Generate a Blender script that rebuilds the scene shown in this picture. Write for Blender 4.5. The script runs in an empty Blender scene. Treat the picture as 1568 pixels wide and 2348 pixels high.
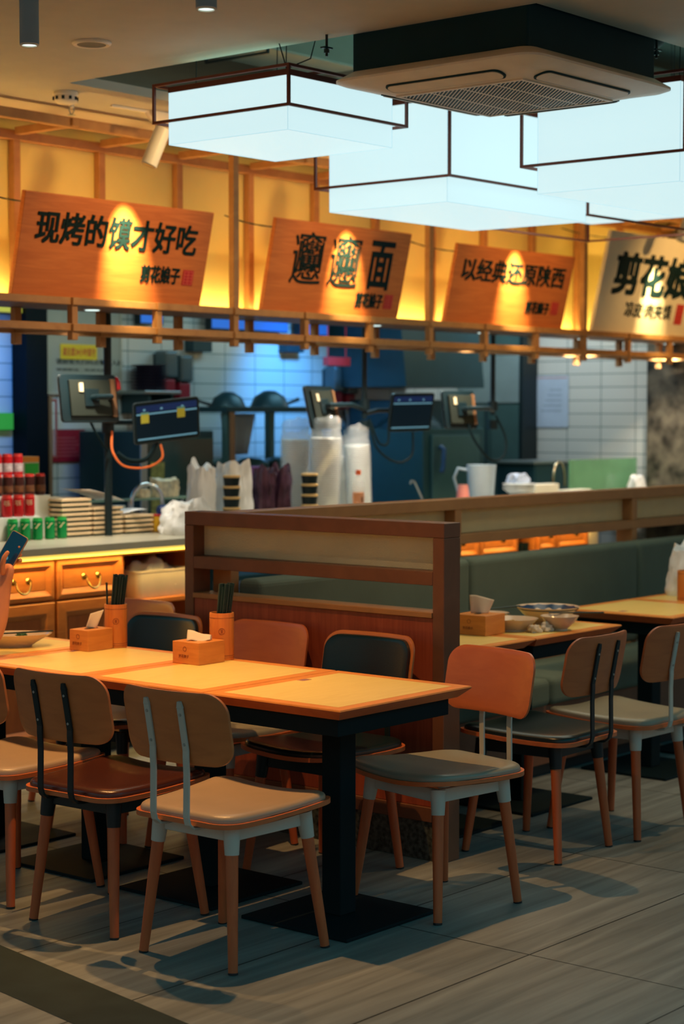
import bpy, bmesh, math, random
from mathutils import Vector, Matrix, Euler, noise
random.seed(7)
PI = math.pi
SC = bpy.context.scene
COL = SC.collection

# ------------------------------------------------------------------ camera
cam = bpy.data.cameras.new('camera')
cam.sensor_fit = 'VERTICAL'; cam.sensor_height = 36.0; cam.sensor_width = 36.0
cam.lens = 65.29
cam_o = bpy.data.objects.new('camera', cam); COL.objects.link(cam_o)
cam_o.location = (0, 0, 1.645)
YAW, PITCH = 0.873914, 0.0524
fwd = Vector((math.sin(YAW)*math.cos(PITCH), math.cos(YAW)*math.cos(PITCH), -math.sin(PITCH)))
cam_o.rotation_euler = fwd.to_track_quat('-Z', 'Y').to_euler()
cam.dof.use_dof = True; cam.dof.focus_distance = 6.0; cam.dof.aperture_fstop = 2.8
SC.camera = cam_o

# ------------------------------------------------------------------ world + exposure
w = bpy.data.worlds.new('world'); SC.world = w; w.use_nodes = True
wt = w.node_tree; wbg = wt.nodes['Background']
wtc = wt.nodes.new('ShaderNodeTexCoord'); wsp = wt.nodes.new('ShaderNodeSeparateXYZ'); wmr = wt.nodes.new('ShaderNodeMapRange')
wt.links.new(wtc.outputs['Generated'], wsp.inputs[0]); wt.links.new(wsp.outputs['Z'], wmr.inputs['Value'])
wmr.inputs['From Min'].default_value = -1.0; wmr.inputs['From Max'].default_value = 1.0
wcr = wt.nodes.new('ShaderNodeValToRGB'); wt.links.new(wmr.outputs['Result'], wcr.inputs[0])
# added ambient fill by height: warm near the horizon, teal above, dim warm below
el = wcr.color_ramp.elements
el[0].position = 0.46; el[0].color = (.20, .125, .075, 1)
el[1].position = 0.49; el[1].color = (.42, .19, .09, 1)
e = el.new(0.57); e.color = (.40, .19, .095, 1)
e = el.new(0.63); e.color = (.030, .38, .48, 1)
e = el.new(1.0); e.color = (.030, .38, .48, 1)
wt.links.new(wcr.outputs[0], wbg.inputs[0]); wbg.inputs[1].default_value = 1.0
vs = SC.view_settings
SC.display_settings.display_device = 'sRGB'
vs.view_transform = 'Standard'; vs.look = 'None'; vs.gamma = 1.0; vs.exposure = 0.0; vs.use_curve_mapping = False

WARM = (1.0, 0.50, 0.165)
def lamp(name, kind, loc, aim, energy, color, size=0.05, angle=60, blend=0.5, size_y=None):
    d = bpy.data.lights.new(name, kind); d.energy = energy; d.color = color
    if kind == 'SPOT':
        d.spot_size = math.radians(angle); d.spot_blend = blend; d.shadow_soft_size = size
    elif kind == 'AREA':
        d.size = size
        if size_y: d.shape = 'RECTANGLE'; d.size_y = size_y
    else:
        d.shadow_soft_size = size
    o = bpy.data.objects.new(name, d); COL.objects.link(o); o.location = loc
    if aim is not None:
        o.rotation_euler = (Vector(aim)-Vector(loc)).to_track_quat('-Z', 'Y').to_euler()
    return o
# recessed ceiling spots over the tables (above the frame), then added fill for the bench tables
lamp('ceiling_spot_or_fill_lamp', 'SPOT', (4.30, 4.08, 3.03), (4.33, 4.08, 0), 195, WARM, 0.02, 78, 1.0)
lamp('ceiling_spot_or_fill_lamp', 'SPOT', (4.24, 4.86, 3.03), (4.12, 4.78, 0), 140, WARM, 0.02, 66, 0.9)
lamp('ceiling_spot_or_fill_lamp', 'SPOT', (4.35, 5.62, 3.03), (4.45, 5.62, 0), 70, WARM, 0.02, 50, 0.8)
lamp('ceiling_spot_or_fill_lamp', 'SPOT', (7.0, 3.2, 3.03), (6.8, 4.2, 0.7), 85, (1.0, .57, .21), 0.04, 70, 0.9)  # added to brighten the bench tables, has no fitting
for bx_ in (6.1, 7.7, 9.4, 11.2):  # unseen spots added to brighten the sign boards
    lamp('board_fill_lamp', 'SPOT', (bx_, 5.35, 3.03), (bx_, 6.55, 2.35), 75 if bx_ > 11 else 40, (1.0, .56, .18), 0.05, 75, 0.9)
# kitchen ceiling panels
lamp('kitchen_ceiling_lamp', 'AREA', (9.4, 7.75, 2.7), (9.4, 7.75, 0), 11, (.42, .80, 1.0), 1.2, size_y=0.5)
lamp('kitchen_ceiling_lamp', 'AREA', (11.2, 7.75, 2.7), (11.6, 7.75, 0), 16, (.80, .9, .95), 1.0, size_y=0.5)
lamp('kitchen_ceiling_lamp', 'AREA', (7.4, 7.6, 2.7), (7.4, 7.9, 0), 11, (.72, .95, .95), 1.0, size_y=0.5)
lamp('kitchen_wall_lamp', 'SPOT', (9.5, 7.9, 2.55), (9.75, 8.7, 1.72), 130, (.05, .36, 1.0), 0.1, 66, 1.0)
lamp('back_room_lamp', 'SPOT', (6.85, 8.1, 2.2), (6.95, 8.7, 1.8), 30, (.0, .24, 1.0), 0.1, 100, 0.8)

# ------------------------------------------------------------------ materials
def nn(nt, t, **kw):
    n = nt.nodes.new(t)
    for k, v in kw.items(): setattr(n, k, v)
    return n
MATS = {}
def mat(name, col, rough=0.5, metal=0.0, var=0.0, scale=8.0, emit=None, estr=0.0, trans=0.0, alpha=1.0, bump=0.0, bscale=60.0, spec=0.5, coat=0.0, stretch=(1,1,1)):
    if name in MATS: return MATS[name]
    m = bpy.data.materials.new(name); m.use_nodes = True; nt = m.node_tree
    b = nt.nodes['Principled BSDF']
    b.inputs['Base Color'].default_value = (*col, 1); b.inputs['Roughness'].default_value = rough
    b.inputs['Metallic'].default_value = metal; b.inputs['Specular IOR Level'].default_value = spec
    b.inputs['Transmission Weight'].default_value = trans; b.inputs['Alpha'].default_value = alpha
    b.inputs['Coat Weight'].default_value = coat
    if emit: b.inputs['Emission Color'].default_value = (*emit, 1); b.inputs['Emission Strength'].default_value = estr
    tc = nn(nt, 'ShaderNodeTexCoord'); mp = nn(nt, 'ShaderNodeMapping'); mp.inputs['Scale'].default_value = stretch
    nt.links.new(tc.outputs['Object'], mp.inputs[0])
    v = var if var > 0 else 0.06
    nz = nn(nt, 'ShaderNodeTexNoise'); nz.inputs['Scale'].default_value = scale; nz.inputs['Detail'].default_value = 4
    nt.links.new(mp.outputs[0], nz.inputs['Vector'])
    cr = nn(nt, 'ShaderNodeValToRGB')
    cr.color_ramp.elements[0].position = 0.3; cr.color_ramp.elements[1].position = 0.7
    cr.color_ramp.elements[0].color = (*[c*(1-v) for c in col], 1); cr.color_ramp.elements[1].color = (*[min(1, c*(1+v)) for c in col], 1)
    nt.links.new(nz.outputs['Fac'], cr.inputs[0]); nt.links.new(cr.outputs[0], b.inputs['Base Color'])
    if bump > 0:
        n2 = nn(nt, 'ShaderNodeTexNoise'); n2.inputs['Scale'].default_value = bscale; n2.inputs['Detail'].default_value = 2
        nt.links.new(mp.outputs[0], n2.inputs['Vector'])
        bp = nn(nt, 'ShaderNodeBump'); bp.inputs['Strength'].default_value = bump; bp.inputs['Distance'].default_value = 0.004
        nt.links.new(n2.outputs['Fac'], bp.inputs['Height']); nt.links.new(bp.outputs[0], b.inputs['Normal'])
    MATS[name] = m
    return m
def wood(name, c1, c2, st=(1, 12, 12), rough=0.42, scale=3.0, dist=1.2, coat=0.0):
    if name in MATS: return MATS[name]
    m = bpy.data.materials.new(name); m.use_nodes = True; nt = m.node_tree; b = nt.nodes['Principled BSDF']
    b.inputs['Roughness'].default_value = rough; b.inputs['Coat Weight'].default_value = coat
    tc = nn(nt, 'ShaderNodeTexCoord'); mp = nn(nt, 'ShaderNodeMapping'); mp.inputs['Scale'].default_value = st
    nt.links.new(tc.outputs['Object'], mp.inputs[0])
    nz = nn(nt, 'ShaderNodeTexNoise'); nz.inputs['Scale'].default_value = scale; nz.inputs['Detail'].default_value = 6; nz.inputs['Distortion'].default_value = dist
    nt.links.new(mp.outputs[0], nz.inputs['Vector'])
    cr = nn(nt, 'ShaderNodeValToRGB'); cr.color_ramp.elements[0].position = 0.32; cr.color_ramp.elements[1].position = 0.68
    cr.color_ramp.elements[0].color = (*c1, 1); cr.color_ramp.elements[1].color = (*c2, 1)
    nt.links.new(nz.outputs['Fac'], cr.inputs[0]); nt.links.new(cr.outputs[0], b.inputs['Base Color'])
    bp = nn(nt, 'ShaderNodeBump'); bp.inputs['Strength'].default_value = 0.05; bp.inputs['Distance'].default_value = 0.002
    nt.links.new(nz.outputs['Fac'], bp.inputs['Height']); nt.links.new(bp.outputs[0], b.inputs['Normal'])
    MATS[name] = m
    return m
def emis(name, col, s):
    if name in MATS: return MATS[name]
    m = bpy.data.materials.new(name); m.use_nodes = True; nt = m.node_tree; b = nt.nodes['Principled BSDF']
    b.inputs['Base Color'].default_value = (*[c*.5 for c in col], 1); b.inputs['Emission Color'].default_value = (*col, 1); b.inputs['Emission Strength'].default_value = s
    b.inputs['Roughness'].default_value = 0.5
    MATS[name] = m
    return m
def tilemat(name, axes, bw, rh, c1, c2, cm, off=(0, 0), offset=0.0, mortar=0.004, rough=0.25, streak=None, spec=.5):
    m = bpy.data.materials.new(name); m.use_nodes = True; nt = m.node_tree; b = nt.nodes['Principled BSDF']
    b.inputs['Roughness'].default_value = rough; b.inputs['Specular IOR Level'].default_value = spec
    tc = nn(nt, 'ShaderNodeTexCoord'); sp = nn(nt, 'ShaderNodeSeparateXYZ'); cb = nn(nt, 'ShaderNodeCombineXYZ')
    nt.links.new(tc.outputs['Object'], sp.inputs[0])
    for i, a in enumerate(axes):
        ad = nn(nt, 'ShaderNodeMath', operation='ADD'); ad.inputs[1].default_value = -off[i] + 40*(bw if i == 0 else rh)
        nt.links.new(sp.outputs[a], ad.inputs[0]); nt.links.new(ad.outputs[0], cb.inputs[i])
    br = nn(nt, 'ShaderNodeTexBrick'); br.offset = offset; br.squash = 1.0
    br.inputs['Scale'].default_value = 1.0; br.inputs['Brick Width'].default_value = bw; br.inputs['Row Height'].default_value = rh
    br.inputs['Mortar Size'].default_value = mortar; br.inputs['Mortar Smooth'].default_value = 0.1; br.inputs['Bias'].default_value = 0.0
    br.inputs['Color1'].default_value = (*c1, 1); br.inputs['Color2'].default_value = (*c2, 1); br.inputs['Mortar'].default_value = (*cm, 1)
    nt.links.new(cb.outputs[0], br.inputs['Vector'])
    out = br.outputs['Color']
    if streak:
        mp = nn(nt, 'ShaderNodeMapping'); mp.inputs['Scale'].default_value = streak[0]
        nt.links.new(tc.outputs['Object'], mp.inputs[0])
        nz = nn(nt, 'ShaderNodeTexNoise'); nz.inputs['Scale'].default_value = 2.2; nz.inputs['Detail'].default_value = 8; nz.inputs['Distortion'].default_value = 0.6
        nt.links.new(mp.outputs[0], nz.inputs['Vector'])
        cr = nn(nt, 'ShaderNodeValToRGB'); cr.color_ramp.elements[0].position = 0.35; cr.color_ramp.elements[1].position = 0.7
        cr.color_ramp.elements[0].color = (streak[1],)*3+(1,); cr.color_ramp.elements[1].color = (streak[2],)*3+(1,)
        nt.links.new(nz.outputs['Fac'], cr.inputs[0])
        mx = nn(nt, 'ShaderNodeMix', data_type='RGBA', blend_type='MULTIPLY'); mx.inputs[0].default_value = 1.0
        nt.links.new(out, mx.inputs[6]); nt.links.new(cr.outputs[0], mx.inputs[7]); out = mx.outputs[2]
        nt.links.new(cr.outputs[0], nn(nt, 'ShaderNodeRGBToBW').inputs[0])
    nt.links.new(out, b.inputs['Base Color'])
    bp = nn(nt, 'ShaderNodeBump'); bp.inputs['Strength'].default_value = 0.25; bp.inputs['Distance'].default_value = 0.003; bp.invert = True
    nt.links.new(br.outputs['Fac'], bp.inputs['Height']); nt.links.new(bp.outputs[0], b.inputs['Normal'])
    MATS[name] = m
    return m

M_floor = tilemat('floor_tile', (0, 1), 1.2, 0.607, (.285, .305, .295), (.262, .285, .275), (.025, .03, .03), off=(4.65, 3.147), mortar=0.003, rough=0.46, spec=.22, streak=((.6, 9, 1), .62, 1.05))
M_strip = mat('dark_floor_strip', (.030, .045, .045), .6, var=.15, spec=.12)
M_ceil = mat('ceiling_paint', (.62, .56, .46), .8, var=.03)
M_plen = mat('plenum_paint', (.30, .50, .46), .8)
M_tile = tilemat('white_wall_tile', (0, 2), .3, .1, (.56, .62, .60), (.54, .6, .58), (.10, .17, .18), off=(7.06, .052), mortar=.0032, rough=.2)
M_tile2 = tilemat('white_wall_tile_end', (1, 2), .3, .1, (.58, .60, .57), (.56, .58, .55), (.10, .16, .17), off=(7.2, .052), mortar=.0032, rough=.2)
M_gran = mat('dark_granite', (.10, .085, .06), .35, var=.9, scale=9)
M_terr = mat('speckled_terrazzo', (.05, .06, .052), .4, var=1.0, scale=60)
M_wallp = mat('cream_wall_panel', (.84, .76, .28), .7, var=.02)
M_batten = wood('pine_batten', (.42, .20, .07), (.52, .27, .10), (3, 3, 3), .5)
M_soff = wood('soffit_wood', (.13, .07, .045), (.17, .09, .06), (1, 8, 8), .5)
M_board = wood('sign_board_pine', (.60, .165, .04), (.74, .23, .058), (1.2, 14, 6), .5, 2.2, 1.6)
M_boardw = mat('white_sign_paint', (.84, .78, .60), .55, var=.03)
M_ink = mat('teal_black_ink', (.004, .02, .025), .7, spec=.15)
M_red = mat('seal_red', (.55, .02, .03), .5)
M_redl = mat('seal_line', (.75, .16, .10), .5)
M_part = wood('partition_walnut', (.15, .062, .034), (.19, .078, .042), (2, 2, 2), .42)
M_parto = wood('partition_oak', (.34, .165, .062), (.40, .20, .075), (2, 2, 2), .42)
M_panel = wood('red_wood_panel', (.24, .045, .022), (.34, .075, .035), (14, 14, .8), .4)
M_tabb = wood('table_border_wood', (.74, .27, .05), (.83, .32, .065), (4, 4, 4), .36)
M_edge = wood('table_edge_wood', (.52, .115, .028), (.62, .15, .038), (3, 3, 3), .4)
M_tabi = wood('table_inlay_wood', (.78, .59, .18), (.84, .65, .215), (1.5, 8, 3), .4)
M_blk = mat('black_metal', (.003, .014, .019), .42, spec=.4)
M_blkp = mat('matte_black_steel', (.004, .014, .018), .7, spec=.12)
M_grey = mat('grey_painted_metal', (.48, .50, .46), .4)
M_plyr = wood('chair_ply_red', (.46, .125, .042), (.55, .16, .052), (3, 2, 8), .4)
M_blkl = mat('black_leather', (.003, .013, .017), .30, bump=.1, bscale=220)
M_brnl = mat('brown_leather', (.055, .016, .012), .26, bump=.1, bscale=220)
M_beil = mat('tan_leather', (.36, .27, .19), .36, bump=.1, bscale=220)
M_gryl = mat('grey_leather', (.25, .25, .20), .36, bump=.1, bscale=220)
M_ply = wood('chair_ply', (.52, .125, .038), (.60, .16, .048), (6, 1.5, 6), .35)
M_plyb = wood('chair_ply_back', (.48, .150, .042), (.57, .185, .052), (3, 2, 8), .4)
M_leg = wood('chair_leg_beech', (.44, .095, .030), (.54, .125, .038), (10, 10, 1.2), .4)
M_glass = mat('frosted_glass', (.78, .76, .54), .55, trans=.35, bump=.8, bscale=260, var=.05)
M_glass2 = mat('frosted_glass_backlit', (.85, .74, .42), .55, trans=.3, bump=.8, bscale=260, var=.05)  # warmer copy of the frosted glass, kitchen light behind put into its colour
M_bench = mat('green_grey_fabric', (.115, .150, .115), .85, bump=.3, bscale=300)
M_counter = mat('counter_stone', (.50, .47, .36), .3, var=.04)
M_cab = wood('cabinet_wood', (.46, .15, .035), (.58, .21, .05), (2, 2, 9), .4)
M_cabp = wood('cabinet_panel', (.30, .085, .025), (.37, .11, .03), (9, 9, 1.5), .42)
M_brass = mat('brass', (.65, .48, .16), .25, 1.0)
M_bamb = wood('bamboo', (.60, .18, .035), (.72, .25, .05), (14, 14, .8), .35)
M_bambox = wood('bamboo_box', (.62, .22, .045), (.74, .29, .065), (2, 2, 14), .38)
M_tiss = mat('tissue_paper', (.72, .62, .50), .9)
M_porc = mat('cream_porcelain', (.70, .55, .42), .18)
M_porcb = mat('porcelain_blue_band', (.02, .05, .13), .2)
M_noodle = mat('noodle_food', (.65, .42, .13), .5, var=.3, scale=30)
M_steel = mat('brushed_steel', (.35, .40, .40), .32, .9)
M_dsteel = mat('dark_steel', (.012, .05, .065), .4, .3)
M_gsteel = mat('green_steel', (.07, .16, .165), .38, .4)
M_white = mat('white_plastic', (.72, .74, .72), .4)
M_ac = mat('ac_plastic', (.92, .82, .68), .45)
M_acd = mat('ac_casing', (.004, .040, .055), .6, spec=.2)
M_fr = mat('lamp_frame_brown', (.16, .045, .03), .4, .3)
M_bag = mat('thin_white_plastic', (.82, .84, .86), .35)
M_clear = mat('clear_plastic', (.84, .88, .90), .15, alpha=.22)
M_scr = mat('screen_dark', (.002, .004, .006), .6, spec=.05, emit=(.003, .008, .012), estr=1.0)
M_scrb = emis('screen_blue', (.02, .14, .6), .8)
M_scrl = emis('screen_bar', (.12, .3, .4), .7)
M_lamp = emis('light_box_diffuser', (.60, .83, .87), 1.0)
M_led = emis('led_strip_yellow', (1.0, .72, .12), 1.0)
M_ledw = emis('led_strip_warm', (1.0, .62, .20), 40.0)
M_dl = emis('downlight_lens', (.75, .95, .9), 1.4)

# ------------------------------------------------------------------ mesh builder
class MB:
    def __init__(self): self.v = []; self.f = []
    def add(self, vs_, fs): 
        n = len(self.v); self.v += [tuple(p) for p in vs_]; self.f += [tuple(i+n for i in q) for q in fs]; return self
    def box(self, a, b):
        (x0, y0, z0), (x1, y1, z1) = a, b
        return self.add([(x0,y0,z0),(x1,y0,z0),(x1,y1,z0),(x0,y1,z0),(x0,y0,z1),(x1,y0,z1),(x1,y1,z1),(x0,y1,z1)],
            [(0,3,2,1),(4,5,6,7),(0,1,5,4),(1,2,6,5),(2,3,7,6),(3,0,4,7)])
    def cbox(self, c, s):
        return self.box([c[i]-s[i]/2 for i in range(3)], [c[i]+s[i]/2 for i in range(3)])
    def cone(self, p0, p1, r0, r1, n=20, caps=True):
        p0, p1 = Vector(p0), Vector(p1); d = (p1-p0).normalized()
        u = d.cross(Vector((0,0,1)) if abs(d.z) < .95 else Vector((1,0,0))).normalized(); w_ = d.cross(u)
        vs_ = []
        for p, r in ((p0, r0), (p1, r1)):
            for k in range(n):
                a = 2*PI*k/n; vs_.append(p + r*(math.cos(a)*u + math.sin(a)*w_))
        fs = [(k, (k+1) % n, n+(k+1) % n, n+k) for k in range(n)]
        if caps: fs += [tuple(range(n-1, -1, -1)), tuple(range(n, 2*n))]
        return self.add(vs_, fs)
    def tube(self, pts, r, n=8):
        P = [Vector(p) for p in pts]; vs_ = []; u = None
        for i, p in enumerate(P):
            d = (P[min(i+1, len(P)-1)]-P[max(i-1, 0)]).normalized()
            if u is None: u = d.cross(Vector((0,0,1)) if abs(d.z) < .9 else Vector((1,0,0))).normalized()
            else: u = (u - d*u.dot(d)).normalized()
            w_ = d.cross(u)
            rr = r[i] if isinstance(r, (list, tuple)) else r
            vs_ += [p + rr*(math.cos(2*PI*k/n)*u + math.sin(2*PI*k/n)*w_) for k in range(n)]
        fs = []
        for i in range(len(P)-1):
            for k in range(n): fs.append((i*n+k, i*n+(k+1) % n, (i+1)*n+(k+1) % n, (i+1)*n+k))
        fs += [tuple(range(n-1, -1, -1)), tuple(range((len(P)-1)*n, len(P)*n))]
        return self.add(vs_, fs)
    def lathe(self, prof, c=(0, 0, 0), n=32, fn=None, caps=True):
        vs_ = []
        for (r, z) in prof:
            for k in range(n):
                a = 2*PI*k/n; q = fn(r, z, a) if fn else (r, z)
                vs_.append((c[0]+q[0]*math.cos(a), c[1]+q[0]*math.sin(a), c[2]+q[1]))
        fs = []
        for i in range(len(prof)-1):
            for k in range(n): fs.append((i*n+k, i*n+(k+1) % n, (i+1)*n+(k+1) % n, (i+1)*n+k))
        if not caps: return self.add(vs_, fs)
        if prof[0][0] > 1e-6: fs.append(tuple(range(n-1, -1, -1)))
        if prof[-1][0] > 1e-6: fs.append(tuple(range((len(prof)-1)*n, len(prof)*n)))
        return self.add(vs_, fs)
    def prism(self, outline, z0, z1):
        n = len(outline)
        return self.add([(x, y, z0) for x, y in outline]+[(x, y, z1) for x, y in outline],
            [tuple(range(n-1, -1, -1)), tuple(range(n, 2*n))]+[(k, (k+1) % n, n+(k+1) % n, n+k) for k in range(n)])
    def rings(self, rs, caps=True):
        n = len(rs[0]); vs_ = [p for r in rs for p in r]; fs = []
        for i in range(len(rs)-1):
            for k in range(n): fs.append((i*n+k, i*n+(k+1) % n, (i+1)*n+(k+1) % n, (i+1)*n+k))
        if caps: fs += [tuple(range(n-1, -1, -1)), tuple(range((len(rs)-1)*n, len(rs)*n))]
        return self.add(vs_, fs)
    def build(self, name, m, parent=None, loc=None, smooth=False, bevel=0.0, seg=2):
        me = bpy.data.meshes.new(name); me.from_pydata(self.v, [], self.f); me.update()
        bm = bmesh.new(); bm.from_mesh(me); bmesh.ops.remove_doubles(bm, verts=bm.verts, dist=1e-6)
        bmesh.ops.recalc_face_normals(bm, faces=bm.faces); bm.to_mesh(me); bm.free()
        me.materials.append(m)
        if smooth:
            me.shade_smooth(); me.set_sharp_from_angle(angle=math.radians(40))
        o = bpy.data.objects.new(name, me); COL.objects.link(o)
        if parent is not None: o.parent = parent
        if loc is not None: o.location = loc
        if bevel > 0:
            md = o.modifiers.new('bevel', 'BEVEL'); md.width = bevel; md.segments = seg; md.limit_method = 'ANGLE'
        return o
def tag(o, label, cat, group=None, kind=None):
    o['label'] = label; o['category'] = cat
    if group: o['group'] = group
    if kind: o['kind'] = kind
    return o
def thing(name, label, cat, loc=(0, 0, 0), rz=0.0, group=None):
    o = bpy.data.objects.new(name, None); COL.objects.link(o); o.empty_display_size = .1
    o.location = loc; o.rotation_euler = (0, 0, rz)
    return tag(o, label, cat, group)
def struct(name, mb, m, **k):
    o = mb.build(name, m, **k); o['kind'] = 'structure'; return o
def dup(root, loc=None, rz=None, label=None, group=None):
    def cp(o, par):
        c = o.copy(); COL.objects.link(c)
        if par is not None: c.parent = par
        for ch in o.children: cp(ch, c)
        return c
    r = cp(root, None)
    if loc is not None: r.location = loc
    if rz is not None: r.rotation_euler = (0, 0, rz)
    if label: r['label'] = label
    if group: r['group'] = group
    return r
def setmat(root, name, m):
    for ch in root.children_recursive:
        if ch.name.split('.')[0] == name:
            ch.data = ch.data.copy(); ch.data.materials.clear(); ch.data.materials.append(m)
def rrect(hx, hy, r, n=6):
    out = []
    for cx, cy, a0 in ((hx-r, hy-r, 0), (-hx+r, hy-r, PI/2), (-hx+r, -hy+r, PI), (hx-r, -hy+r, 1.5*PI)):
        for k in range(n+1):
            a = a0+PI/2*k/n; out.append((cx+r*math.cos(a), cy+r*math.sin(a)))
    return out
def dense(out, step=.03):
    # outline with extra points along its long straight runs
    r = []
    for i, p in enumerate(out):
        q = out[(i+1) % len(out)]; r.append(p); l = math.hypot(q[0]-p[0], q[1]-p[1]); k = int(l/step)
        for j in range(1, k+1): r.append((p[0]+(q[0]-p[0])*j/(k+1), p[1]+(q[1]-p[1])*j/(k+1)))
    return r
def text(name, body, wd, ht, m, parent, loc, bold=0.02, depth=.003, rot=None, shear=0.0):
    c = bpy.data.curves.new('t', 'FONT'); c.body = body; c.extrude = .02; c.shear = shear; c.resolution_u = 3
    o = bpy.data.objects.new('t', c); COL.objects.link(o)
    bpy.context.view_layer.update()
    me = bpy.data.meshes.new_from_object(o.evaluated_get(bpy.context.evaluated_depsgraph_get()))
    bpy.data.objects.remove(o); bpy.data.curves.remove(c)
    me.name = name; me.materials.clear(); me.materials.append(m)
    xs = [v.co.x for v in me.vertices]; ys = [v.co.y for v in me.vertices]; zs = [v.co.z for v in me.vertices]
    if bold > 0:      # heavier strokes: the same glyphs again, nudged sideways and down inside one mesh
        V0 = [tuple(v.co) for v in me.vertices]; F0 = [tuple(p.vertices) for p in me.polygons]; V1 = []; F1 = []
        for dx, dy, dz in ((0, 0, 0), (bold, 0, .0006), (0, bold, .0012), (bold, bold, .0018), (bold*.5, bold*.5, .0024)):
            n0 = len(V1); V1 += [(x+dx, y+dy, z+dz) for x, y, z in V0]; F1 += [tuple(i+n0 for i in f) for f in F0]
        me = bpy.data.meshes.new(name); me.from_pydata(V1, [], F1); me.update(); me.materials.append(m)
        xs = [v.co.x for v in me.vertices]; ys = [v.co.y for v in me.vertices]; zs = [v.co.z for v in me.vertices]
    sx = wd/(max(xs)-min(xs)); sy = ht/(max(ys)-min(ys)); sz = depth/(max(zs)-min(zs))
    for v in me.vertices: v.co = ((v.co.x-min(xs))*sx, (v.co.y-min(ys))*sy, (v.co.z-min(zs))*sz)
    t = bpy.data.objects.new(name, me); COL.objects.link(t); t.parent = parent; t.location = loc
    if rot: t.rotation_euler = rot
    return t
def sack(name, m, w, d, h, seed, parent=None, loc=(0, 0, 0), amp=.13, top=.8, crown=.22, n=56, lv=22, rz=0.0):
    # a standing thin plastic sack: rounded box section, creased sides and a ragged gathered top
    rnd = random.Random(seed); off = Vector((seed*1.3, seed*2.1, seed*.7)); rs = []
    for j in range(lv+1):
        v = j/lv; r_ = []
        for k in range(n):
            a = 2*PI*k/n; c, s = math.cos(a), math.sin(a)
            q = (abs(c)**3.2+abs(s)**3.2)**(-1/3.2)
            fold = noise.noise(Vector((c*2.6, s*2.6, v*2.2))+off)+.55*noise.noise(Vector((c*7, s*7, v*5))+off)+.3*abs(noise.noise(Vector((c*13, s*13, v*11))+off))
            sc = (1-(1-top)*v**1.5)*(.93+.07*min(1, v*8))*(1+amp*fold*(.5+v))
            zt = h*(1+crown*noise.noise(Vector((c*1.3, s*1.3, 3.3))+off)+crown*.25*noise.noise(Vector((c*3.2, s*3.2, 1.3))+off))
            r_.append((w*q*c*sc, d*q*s*sc, max(0, zt*v)))
        rs.append(r_)
    cx = sum(p[0] for p in rs[-1])/n; cy = sum(p[1] for p in rs[-1])/n; cz = sum(p[2] for p in rs[-1])/n
    for f, dz in ((.75, -.03), (.4, -.10), (.05, -.14)):
        rs.append([(cx+(p[0]-cx)*f, cy+(p[1]-cy)*f, max(.01, p[2]*f+(cz)*(1-f)+dz*h)) for p in rs[lv]])
    o = MB().rings(rs).build(name, m, parent, loc, smooth=True); o.rotation_euler = (0, 0, rz); return o
def blob(name, m, size, seed, parent=None, loc=(0, 0, 0), amp=.25, freq=2.2, flat=True, top=1.0, sub=4):
    bm = bmesh.new(); bmesh.ops.create_icosphere(bm, subdivisions=sub, radius=1)
    off = Vector((seed*3.1, seed*1.7, seed*.9))
    for v in bm.verts:
        p = v.co.copy(); d = 1+amp*noise.noise(p*freq+off)+amp*.5*abs(noise.noise(p*freq*2.3+off))
        p *= d
        if p.z > 0: p.x *= 1-(1-top)*p.z; p.y *= 1-(1-top)*p.z
        if flat and p.z < -.55: p.z = -.55
        v.co = Vector((p.x*size[0], p.y*size[1], (p.z+(.55 if flat else 0))*size[2]/(1.6 if flat else 1)))
    me = bpy.data.meshes.new(name); bm.to_mesh(me); bm.free(); me.materials.append(m); me.shade_smooth()
    o = bpy.data.objects.new(name, me); COL.objects.link(o); o.location = loc
    if parent is not None: o.parent = parent
    return o
# ================================================================== SETTING
struct('floor', MB().box((-4, -5, -.05), (14, 10, 0)), M_floor)
tr = MB().prism([(3.361, 2.5), (3.927, 6.0), (3.66, 6.0), (3.14, 2.5)], 0, .0016)  # thin darker strip crossing the floor
struct('trim_1', tr, M_strip)
HX0, HX1, HY0, HY1 = 5.36, 10.6, 3.62, 6.0
cb = MB()
for a, b in (((-.5, 1.2), (HX0, 6.97)), ((HX1, 1.2), (14, 6.97)), ((HX0, 1.2), (HX1, HY0)), ((HX0, HY1), (HX1, 6.97))):
    cb.box((*a, 3.05), (*b, 3.09))
struct('ceiling', cb, M_ceil)
struct('ceiling', MB().box((-.5, 1.2, 3.8), (14, 10, 3.85)), M_plen)
struct('ceiling', MB().box((3, 6.97, 2.78), (12.3, 8.75, 2.82)), M_dsteel)
struct('wall_upper', MB().box((3.5, 6.92, 2.19), (12.3, 6.97, 3.05)), M_wallp)
struct('wall_back', MB().box((5.5, 8.7, 0), (12.05, 8.8, 3.05)), M_tile)
struct('wall_right', MB().box((12.0, 7.08, 0), (12.1, 8.7, 3.05)), M_tile2)
struct('wall_end', MB().box((11.96, 5.2, 0), (12.3, 7.08, 3.05)), M_gran)
struct('trim_2', MB().box((7.30, 8.56, 0), (7.465, 8.69, 2.78)), mat('dark_post_paint', (.002, .006, .008), .5, spec=.1))
struct('trim_3', MB().box((7.475, 8.64, 0), (7.50, 8.69, 1.76)), mat('brown_edge_trim', (.25, .16, .07), .5))

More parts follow.
